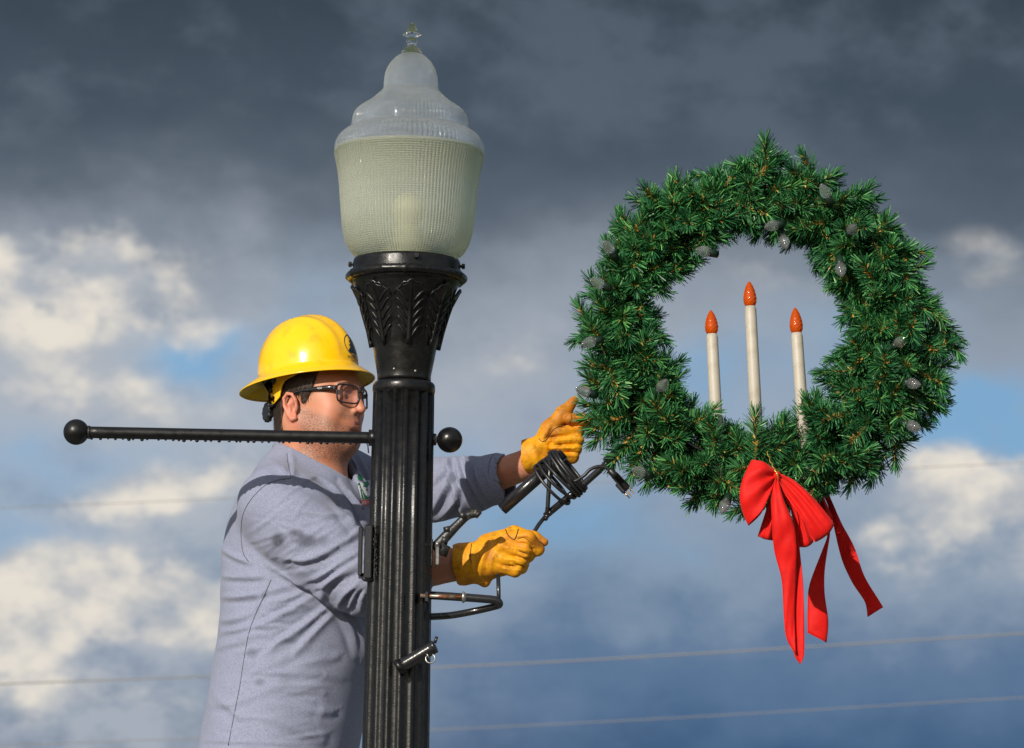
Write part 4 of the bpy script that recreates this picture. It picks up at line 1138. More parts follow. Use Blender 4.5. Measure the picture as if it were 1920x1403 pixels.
# ---- hard hat
hat = empty('hard_hat', hw((0, 0, .05))); hat.parent = person; hat.location = tuple(WPOS[hat.name]-WPOS[person.name])
M['hat'] = mat('yellow_hat_plastic', (0.88, 0.50, 0.004), 0.20, var=(30, (0.70, 0.37, 0.010), .56, .78), bump=[(35, .05, .002), (300, .03, .0006)], coat=.35, spec=.5, rvar=(22, .14, .34))
hc = hl(571, 719, 0.0); hc = np.array([hc[0], 0, hc[2]+.009])
PT = math.radians(7.3)
hf = np.array([math.cos(PT), 0, math.sin(PT)]); hu = np.array([-math.sin(PT), 0, math.cos(PT)]); hy = np.array([0, 1.0, 0])
def hatp(x, y, z): return hw(hc+hf*x+hy*y+hu*z)
HTOP, HBASE = .159, .026
def crown(phi, t):
    """t 0 at the top, 1 at the foot of the crown"""
    th = t*math.pi/2
    r = math.sin(th)**0.94; hgt = HBASE+(HTOP-HBASE)*math.cos(th)**0.94
    rx = .125 if math.cos(phi) > 0 else .120
    x = .006+rx*r*math.cos(phi); y = .100*r*math.sin(phi)
    lat = abs(y)
    ridge = .0052*math.exp(-(lat/.017)**2)*min(1, max(0, (1-t)/.25))*(1 if math.cos(phi) > -.3 else .7)
    rib2 = .0026*math.exp(-((lat-.040)/.008)**2)*min(1, max(0, (1-t)/.3))*(t > .15)
    k = (ridge+rib2)
    n = np.array([x/.12, y/.10, (hgt-HBASE)/.13]); n /= np.linalg.norm(n)+1e-9
    return np.array([x, y, hgt])+n*k
nph = 128; rows = []
for i in range(40): rows.append([crown(2*math.pi*j/nph, max(1e-3, i/39)) for j in range(nph)])
for u in np.linspace(.06, 1, 14):
    row = []
    for j in range(nph):
        p = 2*math.pi*j/nph; b = crown(p, 1.0)
        w = .038+.011*max(0, -math.cos(p))**2-.003*max(0, math.cos(p))**2
        d = np.array([math.cos(p), math.sin(p)]); 
        row.append(np.array([b[0]+d[0]*w*u, b[1]+d[1]*w*u*.92, HBASE-.026*(u**1.15)-.003*u*u*math.cos(2*p)*0]))
    rows.append(row)
for k_, (dr, dzz) in enumerate(((.0008, -.0018), (-.0012, -.0030), (-.0034, -.0020))):
    row = []
    for j in range(nph):
        p = 2*math.pi*j/nph; q = rows[53][j]; row.append(q+np.array([math.cos(p)*dr, math.sin(p)*dr, dzz]))
    rows.append(row)
for u in np.linspace(.95, 0, 8):
    rows.append([rows[40+int(round(u*13))][j]-np.array([.0, 0, .0028]) for j in range(nph)])
for i in range(36, 8, -3): rows.append([rows[i][j]-(np.array(rows[i][j])-np.array([.006, 0, .05]))/np.linalg.norm(np.array(rows[i][j])-np.array([.006, 0, .05]))*.003 for j in range(nph)])
HT = np.array(rows); nr = len(rows)
V = hw(hc+HT.reshape(-1, 3)[:, :1]*hf+HT.reshape(-1, 3)[:, 1:2]*hy+HT.reshape(-1, 3)[:, 2:]*hu)
F = [(i*nph+j, i*nph+(j+1) % nph, (i+1)*nph+(j+1) % nph, (i+1)*nph+j) for i in range(nr-1) for j in range(nph)]
F.append(tuple(range(nph))[::-1])
F = [f_[::-1] for f_ in F]
mk('shell', V, F, M['hat'], hat)
# rain beads on the crown
mbd = MB()
for i in range(70):
    p_ = random.uniform(0, 6.28); t_ = random.uniform(.02, .35)
    q = crown(p_, t_); mbd.add(ball(hatp(*q), random.uniform(.0005, .0012), 7, 5))
mbd.build('rain_bead', M['drop'], hat)['kind'] = 'stuff'
# head band, nape strap and ratchet
M['dark_plastic'] = mat('black_plastic', (0.012, 0.012, 0.014), 0.4)
bandp = []
V = []; nb = 64
for zz_, k in ((.012, 1.0), (.050, .98)):
    for j in range(nb):
        p = 2*math.pi*j/nb; V.append(hatp(.004+.106*k*math.cos(p), .0875*k*math.sin(p), zz_))
o = mk('head_band', V, [(j, (j+1) % nb, nb+(j+1) % nb, nb+j) for j in range(nb)], M['dark_plastic'], hat); o.modifiers.new('t', 'SOLIDIFY').thickness = .002
def on_skull(px, py, off=.0):
    # a point lying on the near side of the head band where it is seen
    X = (px-588)/815; best = None
    for a in np.linspace(math.pi, 1.5*math.pi+.6, 200):
        q = np.array([-.004+(.100+off)*math.cos(a), (.086+off)*math.sin(a), 0])
        xx = q[0]*math.cos(YH)+q[1]*math.sin(YH)
        if best is None or abs(xx-X) < best[0]: best = (abs(xx-X), q)
    q = best[1].copy(); yo = -q[0]*math.sin(YH)+q[1]*math.cos(YH)
    q[2] = (762-py)/815+(-.07-yo)*-0.167*-1*1.0*0+ (yo+.07)*.167
    return hw(q)
def skull_sheet(name, A, B, m, parent, off, th=.0025, n=16):
    A = cat_rom([(x, y, 0) for x, y in A], n); B = cat_rom([(x, y, 0) for x, y in B], n); V = []; k = 7
    for i in range(n):
        for j in range(k):
            p = A[i]*(1-j/(k-1))+B[i]*j/(k-1); V.append(on_skull(p[0], p[1], off))
    o = mk(name, V, [(i*k+j, i*k+j+1, (i+1)*k+j+1, (i+1)*k+j) for i in range(n-1) for j in range(k-1)], m, parent)
    s_ = o.modifiers.new('t', 'SOLIDIFY'); s_.thickness = th; s_.offset = 0
    return o
skull_sheet('nape_strap', [(513, 706), (510, 722), (503, 738), (506, 752), (508, 761)], [(560, 700), (533, 716), (526, 735), (523, 747), (509, 762)], M['hat'], hat, .004)
skull_sheet('black_pad', [(484, 712), (486, 726), (489, 740), (494, 752), (504, 768)], [(515, 708), (511, 722), (505, 736), (506, 750), (512, 762)], M['dark_plastic'], hat, .006, .006)
rc_ = hl(490, 768, -.01); rcw = hw(np.array([-.106, -.022, rc_[2]+.008]))
axr = -fH*.55-lH*.83; axr /= np.linalg.norm(axr)
def cog(r, hh, th): return r*(1+.06*np.where((np.arange(len(th))//2) % 2 == 0, 1, -1))
mk('ratchet_knob', *lathe([(.0175, 0), (.0225, .002), (.0225, .011), (.018, .014), (.006, .014)], 40, rcw, axr, mod=cog), M['dark_plastic'], hat, smooth=False)
mk('ratchet_strap', *tube([rcw+np.array([.0, 0, .020]), rcw+np.array([.010, 0, .038]), hatp(-.095, -.02, .03)], .011, 8, flat=(1, .3)), M['dark_plastic'], hat)
# printed emblem on the front of the crown
M['ink'] = mat('navy_print', (0.012, 0.022, 0.04), 0.4)
def hat_uv(a, b, off=.0007):
    """a: metres round from the front, b: metres above the crown's foot"""
    ph = (a+.006)/.112
    lo_, hi_ = .3, 1.0
    for _ in range(22):
        m_ = (lo_+hi_)/2
        if crown(ph, m_)[2]-HBASE > b: lo_ = m_
        else: hi_ = m_
    q = crown(ph, m_); n = np.array([q[0]/.12, q[1]/.10, (q[2]-HBASE)/.2]); n /= np.linalg.norm(n)
    return hatp(*(q+n*off))
ec_ = .044
mb = MB()
def ring_patch(pts_out, pts_in):
    n = len(pts_out); V = [hat_uv(*p) for p in pts_out]+[hat_uv(*p) for p in pts_in]
    return V, [(i, (i+1) % n, n+(i+1) % n, n+i) for i in range(n)]
cir = [(.029*math.cos(t), ec_+.027*math.sin(t)) for t in np.linspace(0, 2*math.pi, 48, endpoint=False)]
mb.add(ring_patch(cir, [(a*.93, ec_+(b-ec_)*.93) for a, b in cir]))
def fillpoly(rowsL):
    V = []; k = 8
    for b, a0, a1 in rowsL:
        for j in range(k): V.append(hat_uv(a0+(a1-a0)*j/(k-1), b))
    return V, [(i*k+j, i*k+j+1, (i+1)*k+j+1, (i+1)*k+j) for i in range(len(rowsL)-1) for j in range(k-1)]
mb.add(fillpoly([(.024, -.021, .021), (.029, -.021, .021), (.034, -.017, .017), (.038, -.012, .012), (.043, -.016, .016), (.047, -.009, .009), (.052, -.013, .013), (.057, -.006, .006), (.062, -.009, .009), (.069, -.001, .001)]))
mb.build('emblem', M['ink'], hat, smooth=False)
def text_mesh(txt, size):
    cu = bpy.data.curves.new('t', 'FONT'); cu.body = txt; cu.size = size; cu.align_x = 'CENTER'; cu.resolution_u = 2
    o = bpy.data.objects.new('t', cu); COL.link(o)
    dg = bpy.context.evaluated_depsgraph_get(); me = o.evaluated_get(dg).to_mesh()
    V = [tuple(v.co) for v in me.vertices]; F = [tuple(p.vertices) for p in me.polygons]
    o.evaluated_get(dg).to_mesh_clear(); bpy.data.objects.remove(o); bpy.data.curves.remove(cu)
    return V, F
for txt, size, b0 in (('WESTERVILLE', .0092, .0105), ('ELECTRIC', .0068, .0030)):
    V, F = text_mesh(txt, size)
    mk('lettering', [hat_uv(-(-v[0]), b0+v[1]) for v in V], F, M['ink'], hat, smooth=False)

# ---- shirt
M['shirt'] = mat('heather_grey_jersey', (0.262, 0.281, 0.380), 0.85, var=(330, (0.185, 0.200, 0.288), .36, .66), bump=[(1100, .25, .0008), (320, .16, .0012)], sheen=.15, spec=.2)
overlay(M['shirt'], 'wet', (0.075, 0.08, 0.11), .95, noise=(90, .1, .4))
M['thread'] = mat('dark_seam', (0.085, 0.088, 0.11), 0.9)
# trunk outline: photo row -> left and right edge of the cloth
TR = [(1440, 366, 666), (1403, 373, 673), (1330, 386, 686), (1250, 400, 704), (1170, 411, 716), (1100, 414, 722), (1040, 416, 724), (985, 426, 716), (940, 444, 704), (905, 464, 690), (875, 484, 672), (850, 506, 650), (828, 524, 600), (815, 535, 580)]
tz = np.array([P(540, r[0], .40)[2] for r in TR]); 
txl = np.array([P(r[1], r[0], .40)[0] for r in TR]); txr = np.array([P(r[2], r[0], .40)[0] for r in TR])
od = np.argsort(tz); tz, txl, txr = tz[od], txl[od], txr[od]
bw = np.interp(tz, [P(0, y_, .4)[2] for y_ in (1440, 1300, 1100, 980, 930, 890, 860, 820)], [.215, .212, .208, .205, .195, .165, .12, .08])
slo = np.array([P(360, 1403, .4)[0], .03, P(540, 1425, .4)[2]]); shi = np.array([P(950, 800, .33)[0], .80, P(540, 812, .4)[2]])
f = Field(slo, shi, .0044)
zc = f.Z.ravel(); L_ = np.interp(zc, tz, txl); R_ = np.interp(zc, tz, txr); b_ = np.interp(zc, tz, bw)
cx = ((L_+R_)/2).astype(np.float32); hxx = (R_-L_)/2
a_ = (np.sqrt(np.maximum(hxx**2-(b_*math.sin(YB))**2, .0016))/math.cos(YB)).astype(np.float32); b_ = b_.astype(np.float32)
dx_ = f.X-cx[None, None, :]; dy_ = f.Y-np.float32(.40)
YT = math.radians(12)
a_ = (np.sqrt(np.maximum(hxx**2-(b_*math.sin(YT))**2, .0016))/math.cos(YT)).astype(np.float32)
u_ = dx_*np.float32(math.cos(YT))-dy_*np.float32(math.sin(YT)); v_ = dx_*np.float32(math.sin(YT))+dy_*np.float32(math.cos(YT))
kk = np.sqrt((u_/a_)**2+(v_/b_)**2)
f.add(((kk-1)*np.minimum(a_, b_)).astype(np.float32), .01)
del kk, u_, v_, dx_, dy_
f.chain([P(535, 898, .32), P(518, 938, .235)], [.055, .078], .05)          # near shoulder slope
f.chain([P(600, 860, .45), P(640, 895, .54)], [.055, .070], .05)
SR = [P(523, 952, .225), P(556, 985, .205), P(608, 1030, .185), P(660, 1074, .178), P(715, 1086, .165), P(768, 1078, .160)]
f.chain(SR, [.088, .088, .085, .078, .066, .058], .028)
f.chain([P(650, 1085, .18), P(680, 1122, .175)], [.055, .040], .03)        # slack cloth under the elbow
SL = [P(642, 908, .57), P(740, 930, .53), P(815, 918, .485), P(870, 912, .445), P(938, 897, .395)]
f.chain(SL, [.080, .072, .0675, .063, .0560], .03)
f.cut(f.cone(P(946, 895, .388), P(1040, 870, .32), .047, .047), .004)      # open cuff
# neck opening: the collar's own loop, cut out of the cloth
NECK = [(518, 827, .43), (530, 834, .37), (556, 851, .325), (592, 876, .305), (626, 898, .31), (652, 907, .335), (665, 899, .375), (667, 880, .42), (648, 857, .455), (603, 836, .475), (552, 825, .465)]
npts = np.array([P(*p) for p in NECK]); nc = npts.mean(0)
_, _, vt = np.linalg.svd(npts-nc); e1_, e2_, nn_ = vt
if nn_[2] < 0: nn_ = -nn_
cl = cat_rom(np.vstack([npts[-2:], npts, npts[:2]]), 260); cl = cl[40:-20]
ang_ = np.arctan2((cl-nc) @ e2_, (cl-nc) @ e1_); rad_ = np.hypot((cl-nc) @ e1_, (cl-nc) @ e2_); hgt_ = (cl-nc) @ nn_
oa = np.argsort(ang_); ang_, rad_, hgt_ = ang_[oa], rad_[oa], hgt_[oa]
def polar(t, v): return np.interp(t, np.concatenate([ang_-2*math.pi, ang_, ang_+2*math.pi]), np.tile(v, 3)).astype(np.float32)
e1f, e2f, nf3, c32 = [np.asarray(a, dtype=np.float32) for a in (e1_, e2_, nn_, nc)]
dx_, dy_, dz_ = f.X-c32[0], f.Y-c32[1], f.Z-c32[2]
u_ = dx_*e1f[0]+dy_*e1f[1]+dz_*e1f[2]; v_ = dx_*e2f[0]+dy_*e2f[1]+dz_*e2f[2]; w_ = dx_*nf3[0]+dy_*nf3[1]+dz_*nf3[2]
th_ = np.arctan2(v_, u_); rr_ = np.hypot(u_, v_); Rb = polar(th_, rad_); Hb = polar(th_, hgt_)
f.cut(np.maximum(rr_-Rb+.004, Hb-.03-w_), .004); f.cut(np.maximum(rr_-Rb-.022, Hb+.006-w_), .008)
del dx_, dy_, dz_, u_, v_, w_, th_, rr_, Rb, Hb
SV, SQ = f.mesh(2)
SN = normals(SV, SQ)
FOLDS = [
 ([(532, 1047), (575, 1050), (618, 1033), (672, 998)], .0065, 7), ([(562, 958), (600, 965), (640, 967)], .0035, 6),
 ([(548, 899), (583, 907), (626, 933), (648, 965), (672, 1000)], .0060, 9), ([(570, 893), (605, 905), (640, 940), (665, 985)], .0045, 6), ([(600, 900), (632, 925), (662, 965)], .004, 5),
 ([(607, 1120), (612, 1098), (638, 1080), (672, 1062)], .0075, 7), ([(634, 1136), (648, 1112), (675, 1092)], .0075, 6), ([(655, 1138), (666, 1112), (684, 1096)], .007, 5), ([(676, 1146), (680, 1118), (688, 1100)], .006, 5),
 ([(590, 1085), (610, 1075), (640, 1055), (672, 1035)], .0055, 6), ([(600, 1100), (622, 1085), (648, 1066), (680, 1050)], .004, 5),
 ([(500, 1058), (545, 1085), (585, 1104), (615, 1128)], .005, 7), ([(470, 1000), (500, 1035), (540, 1062)], .0025, 9),
 ([(415, 1028), (440, 1045), (468, 1055)], .0050, 6), ([(416, 1080), (450, 1083), (506, 1081)], .0048, 6), ([(412, 1120), (446, 1120), (490, 1116)], .0045, 6),
 ([(412, 1165), (440, 1162), (470, 1150)], .0045, 7), ([(411, 1188), (450, 1180), (500, 1165)], .0035, 6), ([(405, 1215), (440, 1205), (480, 1195)], .003, 8),
 ([(590, 1115), (545, 1144), (500, 1168), (470, 1182)], .0065, 7), ([(575, 1108), (540, 1122), (505, 1130)], .005, 6),
 ([(616, 1137), (566, 1176), (520, 1208), (497, 1226)], .0070, 8), ([(630, 1145), (590, 1185), (555, 1222)], .0055, 8), ([(640, 1150), (660, 1185), (672, 1230)], .006, 9),
 ([(660, 1155), (676, 1190), (682, 1240)], .005, 7), ([(500, 1090), (490, 1120), (475, 1150)], .003, 6),
 ([(490, 1298), (530, 1286), (600, 1292), (720, 1306)], .0042, 11), ([(470, 1340), (530, 1356), (600, 1388), (720, 1376)], .0040, 11), ([(405, 1305), (440, 1335), (460, 1352)], .0045, 9),
 ([(560, 1330), (620, 1335), (730, 1325)], .0030, 9), ([(500, 1260), (580, 1262), (720, 1272)], .0025, 10), ([(392, 1320), (425, 1322), (470, 1310)], .0035, 8), ([(540, 1300), (620, 1318), (720, 1350)], .0030, 9),
 ([(380, 1388), (460, 1392), (560, 1396)], .003, 5), ([(468, 1255), (520, 1240), (575, 1210)], .0035, 10), ([(560, 1250), (640, 1232), (730, 1230)], .0025, 9),
 # far sleeve
 ([(838, 858), (848, 905), (868, 968)], .0058, 6), ([(853, 856), (866, 905), (892, 958)], .0060, 6), ([(868, 853), (882, 900), (908, 952)], .0055, 5), ([(884, 852), (896, 895), (922, 948)], .0045, 4.5),
 ([(812, 905), (836, 880), (846, 860)], .005, 6), ([(812, 955), (835, 915), (850, 880)], .006, 7), ([(815, 978), (850, 945), (858, 915)], .005, 6), ([(900, 852), (912, 895), (934, 944)], .003, 4),
 # chest beside the post
 ([(650, 862), (668, 900), (690, 935)], .0055, 6), ([(668, 850), (682, 880), (692, 900)], .004, 6), ([(640, 905), (665, 945), (690, 985)], .006, 6), ([(655, 925), (675, 965), (690, 990)], .004, 5),
 ([(500, 860), (530, 880), (548, 898)], .0025, 8), ([(545, 850), (550, 872), (548, 896)], .003, 5)]
CREASE = random.Random(5)
for _ in range(46):                    # small slack creases: round the trunk
    x0 = CREASE.uniform(400, 560); y0 = CREASE.uniform(1070, 1400); L0 = CREASE.uniform(40, 110); sl_ = CREASE.uniform(-.35, .12)
    FOLDS.append(([(x0, y0), (x0+L0*.5, y0+sl_*L0*.5+CREASE.uniform(-6, 6)), (x0+L0, y0+sl_*L0)], CREASE.choice((-1, 1, 1))*CREASE.uniform(.0008, .0019), CREASE.uniform(3.5, 6)))
for _ in range(34):                    # and drawn along the near sleeve
    t0 = CREASE.uniform(.1, .9); cx0 = 500+t0*170; cy0 = 935+t0*140; off = CREASE.uniform(-60, 50); L0 = CREASE.uniform(25, 60)
    ang0 = CREASE.choice((math.radians(-25), math.radians(-40), math.radians(25)))+CREASE.uniform(-.25, .25); x0 = cx0+off*.64; y0 = cy0-off*.77
    FOLDS.append(([(x0-math.cos(ang0)*L0, y0-math.sin(ang0)*L0), (x0+CREASE.uniform(-3, 3), y0+CREASE.uniform(-4, 4)), (x0+math.cos(ang0)*L0, y0+math.sin(ang0)*L0)], CREASE.choice((-1, 1))*CREASE.uniform(.0006, .0015), CREASE.uniform(3.2, 5)))
FOLDS = [([(min(q[0], 600+(q[1]*7)%45), q[1]) for q in p] if min(q[1] for q in p) > 1200 else p, h_, w_) for p, h_, w_ in FOLDS]
SV = fold(SV, SN, [(p, h_*(2.3 if p[0][0] > 800 else 1.0 if min(q[1] for q in p) > 1200 else 1.75), w_*.9) for p, h_, w_ in FOLDS])
# small slack everywhere in the cloth
ph_ = SV @ np.array([[23.0, 9, 4], [-7, 31, 11], [12, -16, 37]])
SN = normals(SV, SQ)
SV = SV+SN*(.0009*np.sin(ph_[:, 0]*2.1+np.sin(ph_[:, 1]))+.0007*np.sin(ph_[:, 2]*1.7+2*np.sin(ph_[:, 0]*.7)))[:, None]
SV = relax(SV, SQ, .15)
shirt = mk('shirt', SV, SQ, M['shirt'], person)
suv = PX(SV); SN = normals(SV, SQ); nearside = (SN @ -F0) > 0
wet = np.zeros(len(SV))
for px, py, rx, ry, am in ((521, 1013, 12, 13, 1), (548, 1002, 7, 8, .6), (575, 1014, 22, 12, 1), (560, 1000, 10, 7, .7), (606, 1014, 10, 10, .5), (472, 1225, 10, 10, .5), (487, 1279, 9, 7, .5), (535, 1275, 14, 8, .25)):
    wet += am*np.exp(-((((suv[:, 0]-px)/rx)**2+((suv[:, 1]-py)/ry)**2)**2))*nearside
vattr(shirt, 'wet', np.clip(wet, 0, 1))
SB = BVHTree.FromPolygons(SV.tolist(), SQ.tolist())
def on_cloth(px, py, off=.0008):
    d = F0*FPX+RV*(px-960.0)+UV*(701.5-py); d = Vector(d).normalized()
    h_ = SB.ray_cast(Vector(CAM), d)
    if h_[0] is None: return None
    return np.array(h_[0])+np.array(h_[1])*off*(1 if h_[1].dot(d) < 0 else -1)
def seam(name, pts, r=.0009, off=.0002):
    q = [on_cloth(x, y, off) for x, y in cat_rom([(a, b, 0) for a, b in pts], 60)[:, :2]]
    q = [p for p in q if p is not None]
    return mk(name, *tube(np.array(q), r, 6), M['thread'], shirt)
seam('armhole_seam', [(546, 897), (520, 901), (495, 912), (470, 938), (456, 965), (452, 1000), (456, 1036), (466, 1053)])
seam('side_seam', [(508, 1088), (494, 1120), (480, 1150), (466, 1190), (456, 1245), (449, 1290), (441, 1330), (428, 1398)])
seam('shoulder_seam', [(546, 897), (540, 870), (538, 850)], .0007)
# collar band
tt_ = np.linspace(-math.pi, math.pi, 90, endpoint=False)
cl = np.stack([nc+(polar(t, rad_)+.001)*(math.cos(t)*e1_+math.sin(t)*e2_)+(polar(t, hgt_)-.004)*nn_ for t in tt_])
for _ in range(3): cl = .5*cl+.25*(np.roll(cl, 1, 0)+np.roll(cl, -1, 0))
mk('collar', *tube(cl, .0115, 12, closed=True, flat=(1.0, .36), up=tuple(nn_)), M['shirt'], shirt)
cl2 = np.array([p-nn_*.0105+(p-nc)/np.linalg.norm(p-nc)*.004 for p in cl])
mk('collar_stitch', *tube(cl2, .0008, 6, closed=True), M['thread'], shirt)
# cuff rib
ca, cb = P(910, 903, .418), P(940, 896, .393); cdir = (cb-ca)/np.linalg.norm(cb-ca)
def rib(r, hh, th): return r*(1+.012*np.cos(th*46))
Lc_ = np.linalg.norm(cb-ca)
mk('cuff', *lathe([(.0560, 0), (.0585, .004), (.0588, Lc_*.6), (.0580, Lc_), (.0555, Lc_+.003), (.0520, Lc_)], 184, ca, cdir, caps=False, mod=rib), M['shirt'], shirt)
# printed badge on the chest (green tower and tree, red band, dark lettering)
M['green'] = mat('green_print', (0.004, 0.13, 0.05), 0.7); M['redp'] = mat('red_print', (0.40, 0.05, 0.03), 0.7); M['whitep'] = mat('pale_print', (0.55, 0.56, 0.62), 0.7)
def print_grid(name, rows_, m, off):
    V = []; k = 9
    for y_, x0, x1 in rows_:
        for j in range(k):
            p = on_cloth(x0+(x1-x0)*j/(k-1), y_+(j/(k-1))*(x0-x1)*.18, off)
            V.append(p if p is not None else V[-1])
    return mk(name, V, [(i*k+j, i*k+j+1, (i+1)*k+j+1, (i+1)*k+j) for i in range(len(rows_)-1) for j in range(k-1)], m, shirt, smooth=False)
bd = [(890, 672.5, 673.5), (894, 670, 677), (896, 670.5, 678), (902, 671.5, 678.6)]
print_grid('badge_tower', bd, M['green'], .0016)
print_grid('badge_outline', [(905, 668.6, 697), (940, 674.5, 700)], M['whitep'], .0012)
print_grid('badge_field', [(907, 669.6, 697), (918, 671.5, 698), (938, 674.5, 700)], M['green'], .0017)
print_grid('badge_tree', [(906, 674, 677), (910, 675, 681), (914, 676, 680), (917, 678, 686), (921, 680, 685), (924, 681, 690), (930, 685, 690)], M['whitep'], .0022)
print_grid('badge_tree', [(911, 689, 691), (916, 687, 694), (924, 689, 696), (932, 687, 691)], M['whitep'], .0022)
print_grid('badge_line', [(917, 672, 676), (918.5, 672.4, 676.4)], M['whitep'], .0023)
print_grid('badge_line', [(921, 677, 678), (936, 681, 682)], M['whitep'], .0023)
print_grid('badge_band', [(939.5, 674.5, 702), (949.5, 677, 704)], M['redp'], .0017)
for txt, size, x0, y0, mm in (('BSTERVILLE', 8.6, 677.5, 947.5, M['whitep']), ('ECTRIC', 7.0, 678.5, 956, M['ink'])):
    V, F = text_mesh(txt, size); V = np.array(V); V[:, 0] -= V[:, 0].min()
    q = []
    for v in V:
        p = on_cloth(x0+v[0], y0-v[1]-v[0]*.18, .0023); q.append(p if p is not None else q[-1])
    mk('lettering', q, F, mm, shirt, smooth=False)

# ---- trousers and boots, below the picture
M['denim'] = mat('dark_work_trousers', (0.05, 0.06, 0.09), 0.85); M['boot'] = mat('brown_leather_boot', (0.09, 0.05, 0.03), 0.6)
hip = P(528, 1403, .40); t = Field((hip[0]-.25, .10, BUCKET_Z+.02), (hip[0]+.27, .72, hip[2]+.03), .011)
t.add(t.ell(hip-np.array([0, 0, .04]), (.155, .18, .12), np.stack([fB, lB, [0, 0, 1]])), .03)
for s in (-1, 1):
    a = hip+lB*s*.10-np.array([0, 0, .06]); k_ = np.array([a[0]+.03, a[1], BUCKET_Z+.47]); an = np.array([a[0], a[1], BUCKET_Z+.10])
    t.chain([a, k_, an], [.105, .075, .06], .03)
tv_, tq_ = t.mesh(2); mk('trousers', tv_, tq_, M['denim'], person)
for s in (-1, 1):
    a = hip+lB*s*.10
    b_f = Field((a[0]-.14, a[1]-.16, BUCKET_Z), (a[0]+.30, a[1]+.12, BUCKET_Z+.2), .010)
    p = np.array([a[0], a[1], BUCKET_Z+.05]); b_f.add(b_f.cone(p+np.array([0, 0, .1]), p, .058, .050), .02); b_f.add(b_f.cone(p-fB*.03, p+fB*.17-np.array([0, 0, .01]), .048, .040), .02)
    b_f.cut(b_f.Z*-1.0+np.float32(0)+0*b_f.X+0*b_f.Y+np.float32(BUCKET_Z+.012)-np.float32(0)-0, .004) if False else None
    b_f.d = np.maximum(b_f.d, np.float32(BUCKET_Z+.012)-b_f.Z)
    bv_, bq_ = b_f.mesh(1); mk('boot', bv_, bq_, M['boot'], person)

# ---- gloves
def leather(name):
    m = mat(name, (0.74, 0.325, 0.006), 0.55, var=(26, (0.56, 0.200, 0.006), .42, .68), bump=[(420, .18, .0010), (70, .22, .003)], spec=.35)
    overlay(m, 'suede', (0.40, 0.135, 0.010), .92)
    overlay(m, 'soil', (0.10, 0.05, 0.012), .55, noise=(130, .45, .62))
    return m
M['leather'] = leather('yellow_deer_leather')
M['stitch'] = mat('dark_stitch', (0.055, 0.028, 0.01), 0.8)
def px3(l): return [P(*p) for p in l]
def glove(name, build, lo, hi, folds, suede, label):
    f_ = Field(lo, hi, .0019); build(f_)
    V, Q = f_.mesh(2); N = normals(V, Q)
    V = fold(V, N, folds); V = relax(V, Q, .2); N = normals(V, Q)
    w3 = V @ np.array([[150.0, 60, -40], [-70, 130, 90], [50, -90, 160]])            # creased leather
    cr_ = np.abs(np.sin(w3[:, 0]*.42+1.6*np.sin(w3[:, 1]*.31)+.8*np.sin(w3[:, 2]*.5)))**.6+.6*np.abs(np.sin(w3[:, 2]*.55+1.3*np.sin(w3[:, 0]*.37)))**.6
    V = V+N*(.00075*(cr_-.8))[:, None]; N = normals(V, Q)
    o = mk(name, V, Q, M['leather'], person, label=label)
    uv = PX(V); sv = np.zeros(len(V)); so_ = np.zeros(len(V)); fr = (N @ -F0) > -.2
    for px, py, rx, ry, am in suede: sv += am*np.exp(-((((uv[:, 0]-px)/rx)**2+((uv[:, 1]-py)/ry)**2)**2))*fr
    vattr(o, 'suede', np.clip(sv, 0, 1)); vattr(o, 'soil', np.clip(.35+.5*np.sin(uv[:, 0]*.13)*np.sin(uv[:, 1]*.17), 0, 1))
    return o, BVHTree.FromPolygons(V.tolist(), Q.tolist())
def gl_seam(bvh, parent, pts, r=.0008, n=30):
    q = []
    for x, y in cat_rom([(a, b, 0) for a, b in pts], n)[:, :2]:
        d = Vector(F0*FPX+RV*(x-960.0)+UV*(701.5-y)).normalized(); h_ = bvh.ray_cast(Vector(CAM), d)
        if h_[0] is not None: q.append(np.array(h_[0]))
    if len(q) > 3: mk('stitching', *tube(np.array(q), r, 6), M['stitch'], parent)
# near (right) hand, back of the hand to the street, gripping the rod
def g_right(f_):
    y0 = .118
    f_.add(f_.cone(P(868, 1058, .150), P(905, 1052, .142), .0485, .0435), .01)            # cuff
    f_.add(f_.cone(P(898, 1074, .148), P(908, 1090, .150), .022, .014), .012)             # flared cuff corner
    f_.add(f_.ell(P(935, 1042, .128), (.050, .034, .047)), .022)                          # back of hand
    f_.add(f_.ell(P(958, 1030, .122), (.034, .030, .044)), .016)
    f_.chain(px3([(944, 1010, .112), (990, 1010, .104), (1008, 1030, .122), (990, 1036, .158), (960, 1030, .165)]), [.0190, .0180, .0150, .0150, .015], .0035)   # index
    f_.chain(px3([(942, 1028, .105), (982, 1034, .100), (990, 1042, .130), (968, 1042, .165)]), [.0180, .0172, .0150, .015], .0035)
    f_.chain(px3([(940, 1046, .107), (974, 1054, .104), (980, 1058, .135), (958, 1056, .165)]), [.0172, .0160, .0140, .014], .0035)
    f_.chain(px3([(935, 1062, .115), (966, 1071, .113), (978, 1066, .140), (952, 1068, .162)]), [.0160, .0138, .0120, .012], .0035)
    f_.chain(px3([(915, 1020, .150), (965, 1003, .162), (1000, 1010, .158), (1020, 1017, .152)]), [.024, .0185, .0150, .0095], .012)                          # thumb
    f_.cut(f_.cone(P(840, 1062, .155), P(866, 1059, .151), .042, .0445), .003)
